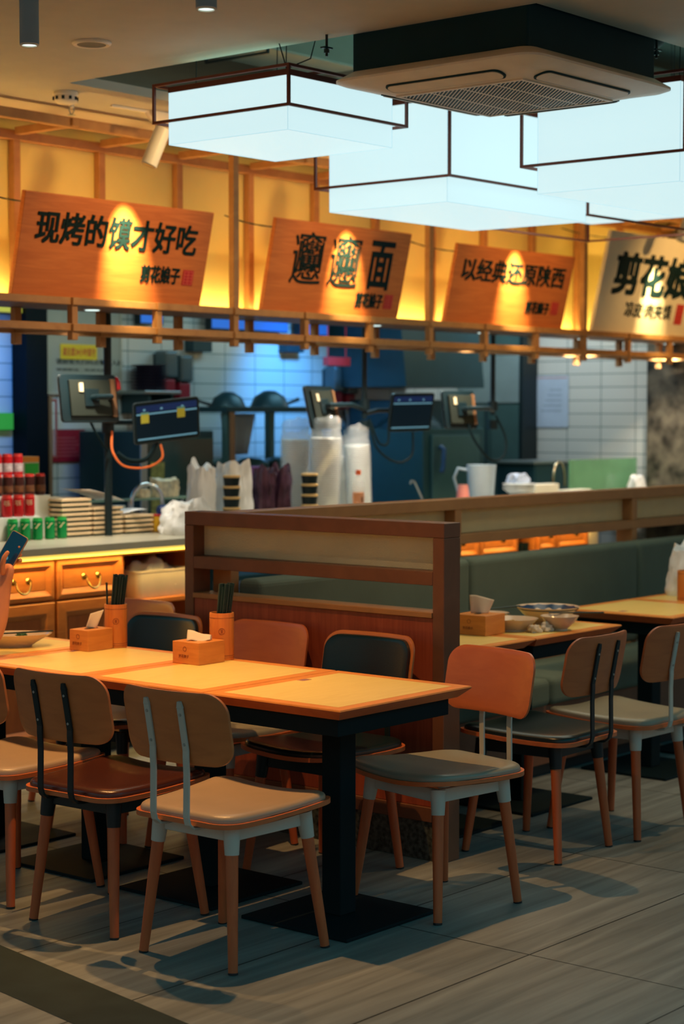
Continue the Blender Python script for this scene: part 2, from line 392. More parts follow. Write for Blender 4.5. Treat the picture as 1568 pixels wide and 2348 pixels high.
# ------------------------------------------------------------------ timber lattice
YF, YB = 6.50, 6.90
nodes = [5.822+.545*k for k in range(-3, 12)]
lat = thing('timber_lattice', 'long pine batten lattice and shelf running above the kitchen counter', 'lattice', (0, 0, 0))
B2 = .017
def batten(name, a, b, m=None): return MB().box(a, b).build(name, m or M_batten, lat, bevel=.002, seg=1)
X0, X1 = nodes[0]-.2, 12.0
for nm, y, z in (('front_rail', YF, 2.169), ('front_rail', YF, 2.049), ('back_rail', YB, 2.049)):
    batten(nm, (X0, y-B2, z-.017), (X1, y+B2, z+.017))
batten('upper_beam', (X0, YF-.02, 2.965), (X1, YF+.02, 3.01))
batten('upper_beam', (X0, YB-.025, 2.945), (X1, YB+.019, 2.99))
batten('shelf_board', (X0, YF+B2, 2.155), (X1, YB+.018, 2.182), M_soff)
for i, x in enumerate(nodes):
    batten('cross_beam', (x-.02, YF-.035, 2.968), (x+.02, YB-.025, 3.004))
    batten('hanging_post', (x-.018, YF-.018, 1.99), (x+.018, YF+.018, 2.155))
    batten('cross_beam', (x-.022, YF-.03, 2.03), (x+.022, YB-.017, 2.064))
    batten('beam_end', (x-.022, YF-.03, 2.15), (x+.022, YF+.01, 2.186))
    batten('hanging_post', (x-.019, YB-.019, 1.98), (x+.019, YB+.019, 2.155))
    batten('wall_post', (x-.021, YB-.02, 2.182), (x+.021, YB+.019, 2.945))
for x in (nodes[2], nodes[5], nodes[8], nodes[11]):
    batten('front_post', (x-.019, YF-.019, 2.182), (x+.019, YF+.019, 2.97))
for x0_, x1_ in ((X0, X1),):
    MB().box((x0_, YB-.055, 2.183), (x1_, YB-.03, 2.190)).build('light_strip', M_ledw, lat)
DLL = ['left of the first sign board', 'below the second sign board', 'below the third sign board', 'left below the white sign board', 'right below the white sign board']
for i, (x, y) in enumerate(((6.155, 6.73), (8.261, 6.67), (9.43, 6.75), (10.615, 6.78), (11.75, 6.78))):
    t = thing('recessed_downlight', 'small round lit downlight in the shelf soffit %s' % DLL[i], 'downlight', (x, y, 2.155), group='downlights in the shelf soffit')
    MB().cone((0, 0, -.004), (0, 0, -.001), .042, .042, 24).build('rim', M_white, t)
    MB().cone((0, 0, -.007), (0, 0, -.0041), .034, .034, 24).build('lens', M_dl, t)
    lamp('downlight_lamp', 'SPOT', (x, y, 2.143), (x, y+.12, 1.0), 70, (1.0, .88, .70), .03, 110, .8)

# ------------------------------------------------------------------ sign boards
LEAN = math.atan2(.105, .46)
def sign(x, wdt, hgt, m, label, z=2.185, y=6.53):
    t = thing('sign_board', label, 'sign', (x, y, z)); t.rotation_euler = (PI/2+LEAN, 0, 0)
    MB().box((0, 0, -.028), (wdt, hgt, 0)).build('board', m, t, bevel=.003)
    # support chain from board top to wall
    for fx in (.06, wdt-.06):
        p = [(fx, hgt-.05-.012*math.sin(PI*k/10), -.028-.040*k) for k in range(11)]
        MB().tube(p, [.003+.0015*(k % 2) for k in range(11)], 6).build('chain', M_dsteel, t)
    return t
def seal(t, x, y, w_, h):
    o = MB().box((x, y, .0005), (x+w_, y+h, .003)).build('seal', M_red, t)
    mb = MB(); l = w_*.05
    for fx in (.08, .47, .86): mb.box((x+w_*fx, y+h*.06, .003), (x+w_*fx+l, y+h*.94, .0042))
    for fy in (.06, .27, .47, .66, .88): mb.box((x+w_*.08, y+h*fy, .003), (x+w_*.92, y+h*fy+l*.7, .0042))
    mb.build('seal_lines', M_redl, o)
S1 = sign(5.486, 1.208, .468, M_board, 'pine sign board with one row of seven dark characters, leftmost on the shelf')
text('lettering', '现烤的馍才好吃', 1.03, .15, M_ink, S1, (.085, .245, .001), .035, .005)
text('shop_lettering', '剪花娘子', .265, .085, M_ink, S1, (.77, .10, .001), .05, .004)
seal(S1, 1.055, .10, .072, .075)
S2 = sign(7.155, 1.132, .482, M_board, 'pine sign board with three tall characters, two of them very dense, second from the left')
text('lettering', '\U00030EDE', .245, .275, M_ink, S2, (.165, .155, .001), .0, .005)
text('lettering', '\U00030EDE', .245, .275, M_ink, S2, (.47, .155, .001), .0, .005)
text('lettering', '面', .20, .27, M_ink, S2, (.80, .155, .001), .03, .005)
text('shop_lettering', '剪花娘子', .235, .085, M_ink, S2, (.735, .05, .001), .05, .004)
seal(S2, .985, .052, .075, .08)
S3 = sign(8.735, 1.235, .462, M_board, 'pine sign board with a row of seven slim characters, third from the left')
text('lettering', '以经典还原陕西', 1.08, .135, M_ink, S3, (.075, .255, .001), .03, .005)
text('shop_lettering', '剪花娘子', .26, .078, M_ink, S3, (.79, .085, .001), .05, .004)
seal(S3, 1.075, .088, .075, .08)
S4 = sign(10.33, 1.55, .66, M_boardw, 'large cream white sign board with big dark characters at the right end of the shelf', z=2.185)
text('lettering', '剪花娘子', 1.32, .285, M_ink, S4, (.13, .255, .001), .06, .005)
text('small_lettering', '凉皮·肉夹馍', .60, .10, M_ink, S4, (.345, .115, .001), .012, .004)
seal(S4, 1.01, .085, .10, .14)

# ------------------------------------------------------------------ track spots over the boards
trk = thing('lighting_track', 'slim white lighting track on the ceiling above the sign boards', 'track', (0, 6.26, 3.05))
MB().box((5.85, -.008, -.012), (11.9, .008, -.0005)).build('track_rail', M_ac, trk)
MB().box((6.08, -.03, -.05), (6.20, -.0085, -.0005)).build('feed_box', M_ac, trk)
def track_spot(x, hx, label, e, ang=40):
    t = thing('track_spotlight', label, 'spotlight', (x, 6.26, 3.05), group='spotlights on the track')
    d = Vector((-.30, .20, -.9)).normalized()
    h = Vector((0, -.10, -.11))
    MB().tube([(0, 0, -.011), (0, -.05, -.06), h], .010, 8).build('bracket', M_ac, t)
    p1 = h - d*.02; p2 = h + d*.165
    MB().cone(p1, p2, .038, .038, 28).build('barrel', M_white, t, smooth=True, bevel=.003)
    q = p1 - d*.0005
    MB().cone(q-d*.001, q, .032, .032, 28).build('end_cap', M_blk, t)
    MB().cone(p2, p2+d*.001, .031, .031, 28).build('lens', M_steel, t)
    src = Vector(t.location)+p2+d*.012
    lamp('track_spot_lamp', 'SPOT', src, (hx, 6.47, 2.42), e, (1.0, .72, .30), .016, ang, 1.0)
track_spot(6.07, 6.13, 'white cylinder spotlight tilted toward the leftmost sign board', 210)
track_spot(7.72, 7.76, 'white cylinder spotlight above the second sign board from the left', 210)
track_spot(9.30, 9.35, 'white cylinder spotlight above the third sign board from the left', 210)
track_spot(10.93, 10.99, 'white cylinder spotlight above the cream sign board', 130, 42)

# ------------------------------------------------------------------ ceiling fittings
t = thing('smoke_detector', 'round white smoke detector on the ceiling at the upper left', 'smoke detector', (5.505, 6.18, 3.05))
MB().lathe([(.052, 0), (.056, -.012), (.05, -.018), (.05, -.04), (.036, -.05), (.0, -.052)], n=32).build('housing', M_ac, t, smooth=True)
mb = MB()
for k in range(10):
    a = 2*PI*k/10; c, s = math.cos(a), math.sin(a)
    mb.cone((.0495*c, .0495*s, -.036), (.0495*c, .0495*s, -.022), .007, .007, 6)
mb.build('vent_slots', M_blk, t)
t = thing('fire_sprinkler', 'small brass fire sprinkler beside the smoke detector', 'sprinkler', (5.70, 6.36, 3.05))
MB().lathe([(.03, -.0005), (.03, -.004), (.012, -.006), (.012, -.025)], n=20).build('escutcheon', M_ac, t, smooth=True)
mb = MB()
for s in (-1, 1): mb.tube([(s*.010, 0, -.02), (s*.016, 0, -.035), (s*.003, 0, -.055)], .003, 6)
mb.build('yoke_arms', M_steel, t)
MB().lathe([(.004, -.053), (.018, -.056), (.018, -.058), (.0, -.058)], n=16).build('deflector', M_steel, t)
t = thing('ceiling_speaker', 'flat round white ceiling speaker at the upper left', 'speaker', (4.839, 5.284, 3.05))
MB().lathe([(.075, -.0005), (.075, -.006), (.068, -.012), (.055, -.010)], n=40, caps=False).build('rim', M_ac, t, smooth=True)
MB().lathe([(.055, -.009), (.0, -.0095)], n=40).build('grille', mat('grey_mesh', (.22, .21, .18), .7), t)
t = thing('round_ceiling_light', 'round dark ceiling light cut by the top right corner', 'ceiling light', (5.43, 2.93, 3.05))
MB().lathe([(.10, -.0005), (.10, -.02), (.085, -.03), (.0, -.03)], n=40).build('housing', mat('slate_metal', (.10, .11, .15), .4), t, smooth=True)
MB().lathe([(.118, -.0005), (.116, -.006), (.101, -.008)], n=40, caps=False).build('rim', M_white, t, smooth=True)
M_slate = mat('slate_blue_metal', (.28, .42, .54), .5)
for i, (x, y, lb) in enumerate(((3.715, 4.33, 'long slate grey cylinder pendant at the upper left'), (3.70, 3.58, 'slate grey cylinder pendant cut by the top edge of the photo'))):
    t = thing('pendant_downlight', lb, 'pendant', (x, y, 3.05), group='cylinder pendants')
    MB().cone((0, 0, -.297), (0, 0, -.0005), .029, .029, 32).build('cylinder', M_slate, t, smooth=True)
    MB().lathe([(.029, -.2975), (.029, -.302), (.023, -.302), (.022, -.298)], n=32, caps=False).build('rim', M_ac, t)
    MB().cone((0, 0, -.2985), (0, 0, -.2975), .022, .022, 24).build('lens', M_dl, t)
    lamp('pendant_lamp', 'SPOT', (x, y, 2.742), (x, y, 0), .6, WARM, .02, 60, .8)

# ------------------------------------------------------------------ hanging light boxes
def rod_frame(mb, x0, x1, y0, y1, z0, z1, r=.0055):
    for z in (z0, z1):
        mb.box((x0-r, y0-r, z-r), (x1+r, y0+r, z+r)).box((x0-r, y1-r, z-r), (x1+r, y1+r, z+r))
        mb.box((x0-r, y0+r, z-r), (x0+r, y1-r, z+r)).box((x1-r, y0+r, z-r), (x1+r, y1-r, z+r))
    for x in (x0, x1):
        for y in (y0, y1): mb.box((x-r, y-r, z0+r), (x+r, y+r, z1-r))
def light_box(x, y, sx, sy, zb, zt, rz0, rz1, label, g=.045, power=2.6):
    t = thing('hanging_light_box', label, 'lamp', (x, y, zb), group='hanging light boxes')
    h = zt-zb
    sh = MB().box((0, 0, 0), (sx, sy, h)).build('diffuser', M_lamp, t, bevel=.002)
    e = MB(); l = .0012
    for (a, b) in (((0, 0), (0, 0)), ((sx, 0), (sx, 0)), ((0, sy), (0, sy)), ((sx, sy), (sx, sy))): e.box((a[0]-l, a[1]-l, 0), (b[0]+l, b[1]+l, h))
    for y_ in (0, sy): e.box((0, y_-l, -l), (sx, y_+l, l))
    for x_ in (0, sx): e.box((x_-l, 0, -l), (x_+l, sy, l))
    e.build('edge_seams', emis('seam_grey', (.45, .66, .74), 1.0), t)
    MB().box((-.003, -.003, h), (sx+.003, sy+.003, h+.022)).build('top_cap', M_fr, t)
    fm = MB(); rod_frame(fm, -g, sx+g, -g, sy+g, rz0-zb, rz1-zb); 
    for xx in (sx*.25, sx*.75): fm.box((xx-.006, -g, rz1-zb-.005), (xx+.006, sy+g, rz1-zb+.005))
    if rz1 > zt+.022:
        for xx in (sx*.25, sx*.75):
            for yy in (sy*.2, sy*.8): fm.box((xx-.005, yy-.005, h+.022), (xx+.005, yy+.005, rz1-zb))
    fm.build('rod_frame', M_fr, t)
    for xx, yy in ((sx*.12, sy*.12), (sx*.88, sy*.12), (sx*.12, sy*.88), (sx*.88, sy*.88)):
        MB().tube([(xx, yy, h+.02), (xx+.01, yy, (h+3.78-zb)/2), (xx, yy, 3.80-zb)], .0022, 6).build('suspension_wire', M_blk, t)
    lamp('light_box_boost_lamp', 'AREA', (x+sx/2, y+sy/2, zb-.004), (x+sx/2, y+sy/2, 0), power, (1.0, .80, .46), sx*.96, size_y=sy*.96)
    lamp('light_box_boost_lamp', 'AREA', (x+sx/2, y+sy/2, zt+.03), (x+sx/2, y+sy/2, 4), power*.45, (.55, 1.0, .85), sx*.9, size_y=sy*.9)  # added uplight above the closed cap, brightens the plenum
    return t
light_box(5.293, 4.697, .632, .632, 2.72, 2.925, 2.805, 2.952, 'small square glowing light box hanging at the left of the group', g=.042)
light_box(6.39, 4.765, 1.085, .655, 2.55, 2.985, 2.653, 3.02, 'long glowing light box hanging lowest behind the air conditioner', g=.045, power=3.8)
light_box(6.41, 3.657, 1.085, .66, 2.55, 2.935, 2.66, 2.965, 'large glowing light box cut by the right edge of the photo', g=.048, power=3.8)
light_box(7.76, 4.95, 1.08, .65, 2.70, 2.95, 2.612, 2.96, 'half hidden glowing light box farthest back in the group', g=.045, power=4)
t = bpy.data.objects['hanging_light_box']
MB().tube([(.03, .03, .23), (.02, .06, .33), (.06, .02, .40), (.14, -.02, .36), (.12, -.01, .28), (.03, .03, .235)], .0028, 6).build('slack_cable', M_blk, t)

# ------------------------------------------------------------------ air conditioner cassette
AX, AY = 5.785, 4.045
ac = thing('ceiling_cassette_air_conditioner', 'square ceiling cassette air conditioner hanging below the open ceiling', 'air conditioner', (AX, AY, 2.86))
MB().box((-.425, -.39, .045), (.425, .39, .40)).build('casing', M_acd, ac, bevel=.006)
MB().box((-.40, -.392, .20), (.40, -.3901, .203)).build('seam', M_blk, ac)
HPX, HPY = .49, .455
rs = []
for (hx, hy, r, z) in ((.44, .405, .05, .05), (HPX, HPY, .075, .018), (HPX, HPY, .075, .010), (HPX-.025, HPY-.025, .065, 0), (.40, .37, .06, -.012), (.325, .30, .05, -.030), (.30, .275, .04, -.030)):
    rs.append([(x, y, z) for x, y in rrect(hx, hy, r, 8)])
MB().rings(rs).build('face_panel', M_ac, ac, smooth=True)
gr = MB()
for (x0, x1, y0, y1) in ((-.30, .30, -.285, -.272), (-.30, .30, .272, .285), (-.30, -.287, -.272, .272), (.287, .30, -.272, .272)):
    gr.box((x0, y0, -.036), (x1, y1, -.0305))
MB().box((-.287, -.272, -.0325), (.287, .272, -.0306)).build('filter_backing', M_acd, ac)
gobj = gr.build('intake_grille', M_ac, ac)
sl = MB()
for k in range(-29, 30):
    c = .0195*k; hx, hy = .287, .272
    xa, xb = max(-hx, -hy+c), min(hx, hy+c)
    if xb-xa < .01: continue
    d_ = .0013
    sl.prism([(xa-d_, xa-c+d_), (xa+d_, xa-c-d_), (xb+d_, xb-c-d_), (xb-d_, xb-c+d_)], -.0342, -.0328)
for y in (-.14, 0, .14): sl.box((-.287, y-.004, -.0335), (.287, y+.004, -.0327))
s = sl.build('slats', M_ac, gobj); s['kind'] = 'stuff'
def flap(cx, cy, lx, ly):
    o = MB().prism([(cx+a, cy+b) for a, b in rrect(lx/2, ly/2, min(lx, ly)*.45, 5)], -.026, -.0155).build('air_flap', M_ac, ac, smooth=True)
    MB().prism([(cx+a, cy+b) for a, b in rrect(lx/2+.006, ly/2+.006, min(lx, ly)*.45, 5)], -.0235, -.0175).build('air_flap_slot', M_acd, ac)
    return o
fy, fx = .345, .378
for s_ in (-1, 1): flap(0, s_*fy, .56, .062)
for s_ in (-1, 1): flap(s_*fx, 0, .062, .50)
for o in [c for c in ac.children if c.name.startswith('air_flap')]:
    # tilt each flap with the bevelled face about its own centre
    vs3 = [v.co.copy() for v in o.data.vertices]; c = sum(vs3, Vector())/len(vs3)
    for v in o.data.vertices: v.co -= c
    o.location = c
    if abs(c.y) > abs(c.x): o.rotation_euler = (math.copysign(.24, c.y), 0, 0)
    else: o.rotation_euler = (0, -math.copysign(.24, c.x), 0)
# plenum equipment
def rod(x, y, z, lb):
    t = thing('hanger_rod', lb, 'hanger rod', (x, y, z), group='hanger rods')
    MB().cone((0, 0, 0), (0, 0, 3.8-z), .005, .005, 8).build('rod', M_blk, t)
    MB().box((-.022, -.012, .028), (.022, .012, .034)).build('bracket', M_dsteel, t)
    MB().cone((0, 0, .012), (0, 0, .026), .011, .011, 6).build('nut', M_dsteel, t)
rod(5.30, 4.51, 2.97, 'threaded hanger rod at the left side of the air conditioner')
rod(6.30, 3.70, 3.01, 'threaded hanger rod at the right side of the air conditioner')
t = thing('insulated_pipe', 'thick dark insulated elbow pipe right of the air conditioner', 'pipe', (6.22, 3.85, 3.10))
MB().tube([(0, 0, .02), (.12, 0, .0), (.24, .0, -.0), (.32, 0, .04), (.35, 0, .12), (.35, 0, .4), (.35, 0, .68)], .042, 16).build('elbow', M_acd, t, smooth=True)
t = thing('air_duct', 'grey sheet metal duct in the open ceiling behind the light boxes', 'duct', (7.6, 5.80, 3.28))
MB().box((-2.1, -.16, 0), (2.8, .18, .40)).build('duct_body', mat('duct_metal', (.24, .34, .30), .5, .2), t, bevel=.01)
for x in (-1.6, -.7, .2, 1.2, 2.2): MB().box((x-.02, -.172, -.012), (x+.02, .192, .405)).build('duct_flange', M_steel, t)
for x in (-1.4, 0, 1.4): MB().box((x-.006, -.185, -.02), (x+.006, -.175, .519)).box((x-.006, .195, -.02), (x+.006, .205, .519)).box((x-.006, -.185, -.03), (x+.006, .205, -.0201)).build('duct_strap', M_dsteel, t)
# ================================================================== PARTITIONS AND BENCH
PX0, PX1, PY0, PY1 = 5.40, 5.50, 4.036, 5.36
p = thing('partition_screen', 'reddish wood partition with a frosted glass strip beside the near table row', 'partition', (PX0, PY0, 0))
L = PY1-PY0; D = PX1-PX0
def pb(name, a, b, m): return MB().box(a, b).build(name, m, p, bevel=.002, seg=1)
pb('post', (0, 0, 0), (D, .052, 1.195), M_part); pb('post', (0, L-.05, 0), (D, L, 1.195), M_part)
pb('top_rail', (0, 0, 1.1955), (D, L, 1.25), M_part); pb('middle_rail', (0, .0525, 1.02), (D, L-.0505, 1.070), M_part)
pb('glass_pane', (.062, .0525, 1.0705), (.074, L-.0505, 1.195), M_glass)
pb('wood_panel', (.004, .0525, .20), (D-.004, L-.0505, .90), M_panel)
pb('panel_cap', (-.006, .0525, .9005), (D+.004, L-.0505, .921), M_parto)
pb('bottom_rail', (-.004, .0525, .145), (D, L-.0505, .1995), M_part)
pb('stone_plinth', (.004, .0525, 0), (D-.004, L-.0505, .1445), M_terr)
LY0, LY1, LX0, LX1 = 5.20, 5.30, 5.505, 12.3
q = thing('partition_screen', 'long oak partition with frosted glass strip running behind the bench', 'partition', (0, 0, 0))
def qb(name, a, b, m): return MB().box(a, b).build(name, m, q, bevel=.002, seg=1)
qb('top_rail', (LX0, LY0, 1.196), (LX1, LY1, 1.247), M_parto); qb('lower_rail', (LX0, LY0, 1.032), (LX1, LY1, 1.078), M_parto)
posts = [5.505, 7.045, 8.645, 10.25, 11.85]
for i, x in enumerate(posts):
    qb('post', (x, LY0, 0), (x+.05, LY1, 1.0315), M_parto); qb('post', (x, LY0, 1.0785), (x+.05, LY1, 1.1955), M_parto)
for i in range(len(posts)-1):
    qb('glass_pane', (posts[i]+.0505, LY0+.062, 1.0785), (posts[i+1]-.0005, LY0+.074, 1.1955), M_glass2)
bn = thing('bench', 'long green grey upholstered bench seat along the oak partition', 'bench', (0, 0, 0))
seams = [5.53, 7.0, 8.50, 10.0, 11.6]
for a, b in zip(seams[:-1], seams[1:]):
    MB().box((a+.004, 5.07, .45), (b-.004, 5.195, .975)).build('back_cushion', M_bench, bn, bevel=.03, seg=4)
    MB().box((a+.004, 4.62, .33), (b-.004, 5.068, .455)).build('seat_cushion', M_bench, bn, bevel=.03, seg=4)
MB().box((5.53, 4.66, .06), (11.6, 5.19, .329)).build('plinth', M_part, bn, bevel=.003)
MB().box((5.53, 4.70, 0), (11.6, 5.19, .0595)).build('kick_board', M_blk, bn)

# ================================================================== TABLES
def table(x0, y0, x1, y1, label, marks=None, group=None, pad=.09):
    cx, cy = (x0+x1)/2, (y0+y1)/2; hx, hy = (x1-x0)/2, (y1-y0)/2
    t = thing('dining_table', label, 'table', (cx, cy, 0), group=group)
    def rect(hx, hy, z): return [(-hx, -hy, z), (hx, -hy, z), (hx, hy, z), (-hx, hy, z)]
    i = .034
    MB().rings([rect(hx-.0005, hy-.0005, .7452), rect(hx-.003, hy-.003, .7495)]).build('tabletop', M_tabb, t)
    MB().rings([rect(hx-i, hy-i, .713), rect(hx-.002, hy-.002, .742), rect(hx, hy, .745)]).build('edge_band', M_edge, t)
    MB().box((-hx+.048, -hy+.048, .7492), (hx-.048, hy-.048, .7500)).build('inlay', M_tabi, t)
    MB().box((-hx+.055, -hy+.055, .655), (hx-.055, hy-.055, .7125)).build('apron', M_blkp, t, bevel=.003)
    MB().box((-.04, -.04, .0125), (.04, .04, .6545)).build('pedestal', M_blkp, t, bevel=.004)
    MB().box((-.23, -.225, 0), (.23, .225, .012)).build('base_plate', M_blkp, t, bevel=.003)
    if marks:
        for (mx, my) in marks:
            o = MB().prism([(mx-cx+a, my-cy+b) for a, b in rrect(.024, .016, .006, 4)], .7501, .7504).build('sticker', mat('sticker_print', (.50, .20, .10), .5, var=.5, scale=90), t)
            mb = MB().box((mx-cx-.015, my-cy+.002, .7504), (mx-cx+.006, my-cy+.007, .7506)).box((mx-cx-.015, my-cy-.008, .7504), (mx-cx+.014, my-cy-.004, .7506))
            mb.build('print', mat('sticker_blue', (.12, .14, .32), .5), o)
    return t
TX0, TX1 = 4.275, 4.953
table(TX0, 3.585, TX1, 4.165, 'square wooden table at the near end of the row, empty top', [(4.70, 4.10)])
table(TX0, 4.170, TX1, 4.748, 'square wooden table second from the near end with a tissue box', [(4.745, 4.69)])
table(TX0, 4.753, TX1, 5.330, 'square wooden table third from the near end with a tall chopstick holder', [(4.72, 5.275)])
table(TX0, 5.345, TX1, 5.925, 'square wooden table at the left edge holding an oval bowl')
table(5.56, 4.15, 6.165, 4.76, 'wooden table by the bench beside the partition post')
table(6.172, 4.15, 6.82, 4.76, 'wooden table by the bench with the large blue banded bowl')
table(7.20, 4.12, 7.80, 4.71, 'empty wooden table by the bench at the right', [(7.29, 4.43)])
table(7.81, 4.12, 8.41, 4.71, 'wooden table at the right edge with the wide chopstick holder')

# ================================================================== CHAIRS
def superrect(hx, hy, r, n=7): return rrect(hx, hy, r, n)
def seat_mesh(hx, hy, r, z0, z1, dome=0.0, inset=0.0):
    out = [(x, y*(1+.10*x/.24)) for x, y in dense(superrect(hx, hy, r, 8))]
    def zz(x, y): return .016*(y/.21)**2*(0.5+0.5*(x/.21)) + .006*(x/.21)**2
    rs = []
    n = 6
    base = [(x, y, z0+zz(x, y)) for x, y in out]
    rs = [base]
    if dome == 0:
        rs.append([(x, y, z1+zz(x, y)) for x, y in out])
        for s in (.8, .5, .2, .02): rs.append([(x*s, y*s, z1+zz(x*s, y*s)) for x, y in out])
    else:
        for s, h in ((1.0, .35), (.985, .65), (.95, .88), (.88, 1.0), (.7, 1.06), (.45, 1.09), (.2, 1.1), (.02, 1.1)):
            rs.append([(x*s, y*s, z0+(z1-z0)*h+zz(x*s, y*s)) for x, y in out])
    mb = MB(); mb.rings(rs); return mb
def back_mesh(off, th, hw, z0, z1, r, shrink=0.0):
    # curved plywood panel: x pushed forward toward the sides; local y width, z height
    zc, hz = (z0+z1)/2, (z1-z0)/2
    out = dense(rrect(hw-shrink, hz-shrink, r-shrink*.5, 8), .025)
    def pos(y, z, o):
        x = -.275 - .19*(z-.0) + .040*(y/.205)**2
        return (x+o, y, zc+z)
    rs = []
    ss = (.02, .12, .25, .4, .55, .7, .85, .96)
    for o, s in [(off, s) for s in ss]+[(off+.002, 1.0), (off+th-.002, 1.0)]+[(off+th, s) for s in ss[::-1]]:
        rs.append([pos(y*s, z*s, o) for y, z in out])
    return MB().rings(rs)
def flatbar(pts, hw, ht):
    # swept rectangle in the xz plane (width along y)
    P = [Vector(p) for p in pts]; rs = []
    for i, p in enumerate(P):
        d = (P[min(i+1, len(P)-1)]-P[max(i-1, 0)]).normalized(); nrm = Vector((-d.z, 0, d.x))
        rs.append([tuple(p+nrm*ht+Vector((0, -hw, 0))), tuple(p+nrm*ht+Vector((0, hw, 0))), tuple(p-nrm*ht+Vector((0, hw, 0))), tuple(p-nrm*ht+Vector((0, -hw, 0)))])
    return MB().rings(rs)
def chair(loc, rz, metal, leather, label, pad=False, plyb=None):
    t = thing('dining_chair', label, 'chair', (*loc, 0), rz, 'dining chairs')
    feet = [(.20, .215), (.20, -.215), (-.19, .185), (-.19, -.185)]
    tops = [(.155, .165), (.155, -.165), (-.15, .145), (-.15, -.145)]
    for (fx, fy), (tx, ty) in zip(feet, tops):
        def at(z): k = z/.425; return (fx+(tx-fx)*k, fy+(ty-fy)*k, z)
        MB().cone(at(.006), at(.372), .0145, .0195, 20).build('leg', M_leg, t, smooth=True)
        MB().cone(at(0), at(.0058), .0148, .0148, 16).build('foot_glide', M_blk, t)
        MB().cone(at(.345), at(.425), .0215, .0265, 24).build('socket', metal, t, smooth=True)
    fr = MB()
    for (a, b) in ((0, 1), (2, 3), (0, 2), (1, 3)):
        (ax, ay), (bx, by) = tops[a], tops[b]
        if a+b in (1, 5): fr.box((ax-.007, min(ay, by), .383), (ax+.007, max(ay, by), .427))
        else:
            s = 1 if ay > 0 else -1
            fr.prism([(bx, by-.007), (ax, ay-.007), (ax, ay+.007), (bx, by+.007)], .383, .427)
    fr.build('seat_frame', metal, t, bevel=.002, seg=1)
    seat_mesh(.240, .225, .075, .428, .443).build('seat_shell', M_ply, t, smooth=True)
    c = seat_mesh(.229, .214, .072, .4435, .468, dome=1).build('seat_cushion', leather, t, smooth=True)
    back_mesh(0, .013, .212, .617, .838, .062).build('backrest', plyb or M_plyb, t, smooth=True)
    if pad:
        back_mesh(.0135, .020, .198, .630, .826, .056).build('back_pad', M_blkl, t, smooth=True)
    for y in (-.068, .068):
        off = .040*(y/.205)**2
        def bx(z): return -.275-.19*(z-.728)+off-.0048
        pts = [(-.10, y, .4235), (-.215, y, .4235), (-.240, y, .427), (-.256, y, .441), (-.262, y, .463), (-.260, y, .59)]
        pts += [(bx(.65)-.002, y, .64), (bx(.66), y, .66), (bx(.74), y, .74), (bx(.79), y, .79)]
        so = flatbar(pts, .0115, .004).build('back_strut', metal, t, bevel=.0015, seg=1)
        MB().prism([(-.0115, 0), (.0115, 0), (.006, .02), (-.006, .02)], -.004, .004).build('strut_tip', metal, so, loc=(0, 0, 0))
        tip = so.children[0]
        tip.matrix_local = Matrix.Translation((bx(.79), y, .79)) @ Matrix(((0, -.187, -.982, 0), (1, 0, 0, 0), (0, .982, -.187, 0), (0, 0, 0, 1)))
        sc = MB()
        for z in (.77, .68): sc.cone((bx(z)-.0038, y, z), (bx(z)-.0062, y, z), .0048, .0042, 12)
        sc.build('screws', M_steel, so)
    return t
chair((4.108, 3.888), math.radians(1), M_grey, M_beil, 'wooden chair with pale grey metal and tan seat, nearest to the camera')
chair((4.135, 4.43), math.radians(2), M_blk, M_brnl, 'wooden chair with black metal and glossy dark brown seat, left of the nearest chair')
chair((4.165, 4.965), math.radians(2), M_grey, M_beil, 'tan seated chair cut by the left edge of the photo')
chair((3.94, 5.56), math.radians(2), M_blk, M_blkl, 'chair under the seated person at the left edge')
chair((4.975, 3.735), math.radians(169), M_grey, M_gryl, 'bright orange backed chair with grey seat standing askew past the table corner', plyb=M_ply)
chair((5.055, 4.30), PI, M_blk, M_blkl, 'chair with black padded back tucked behind the near table', pad=True)
chair((5.09, 4.84), PI, M_grey, M_gryl, 'plain wooden backed chair behind the front chopstick holder', plyb=M_ply)
chair((5.04, 5.355), PI, M_blk, M_blkl, 'chair with black padded back behind the third table', pad=True)
chair((5.36, 5.83), PI, M_grey, M_gryl, 'chair whose wooden back edge just shows behind the far black padded chair', plyb=M_ply)
chair((5.835, 3.90), PI/2+math.radians(2), M_blk, M_blkl, 'chair with black metal and black seat facing the bench tables', plyb=M_plyr)
chair((6.36, 3.86), PI/2-math.radians(2), M_grey, M_gryl, 'chair with grey metal and grey seat cut by the right edge of the photo', plyb=M_plyr)

# ================================================================== THINGS ON THE TABLES
def chop_holder(x, y, r, h, label, n, seed, lone=True, bare=False):
    rnd = random.Random(seed)
    t = thing('chopstick_holder', label, 'chopstick holder', (x, y, .7505), group='bamboo chopstick holders')
    MB().lathe([(r*.98, 0), (r, .004), (r, h-.004), (r*.98, h), (r*.86, h), (r*.86, .012), (0, .012)], n=40).build('tube', M_bamb, t, smooth=True)
    for z in (h*.055, h*.10, h*.90): MB().lathe([(r+.0002, z-.001), (r+.0008, z), (r+.0002, z+.001)], n=40, caps=False).build('groove_ring', mat('bamboo_dark', (.30, .07, .015), .5), t)
    e = MB().lathe([(.010, 0), (.012, 0), (.012, .0005), (.010, .0005), (.010, 0)], n=24, caps=False)
    e.box((-.004, -.006, 0), (.004, .006, .0005))
    eo = e.build('burnt_emblem', mat('bamboo_dark', (.30, .07, .015), .5), t)
    a = math.atan2(-y, -x)
    eo.matrix_local = Matrix.Translation((r*math.cos(a)*1.003, r*math.sin(a)*1.003, h*.62)) @ (Vector((math.cos(a), math.sin(a), 0)).to_track_quat('Z', 'Y').to_matrix().to_4x4())
    return t
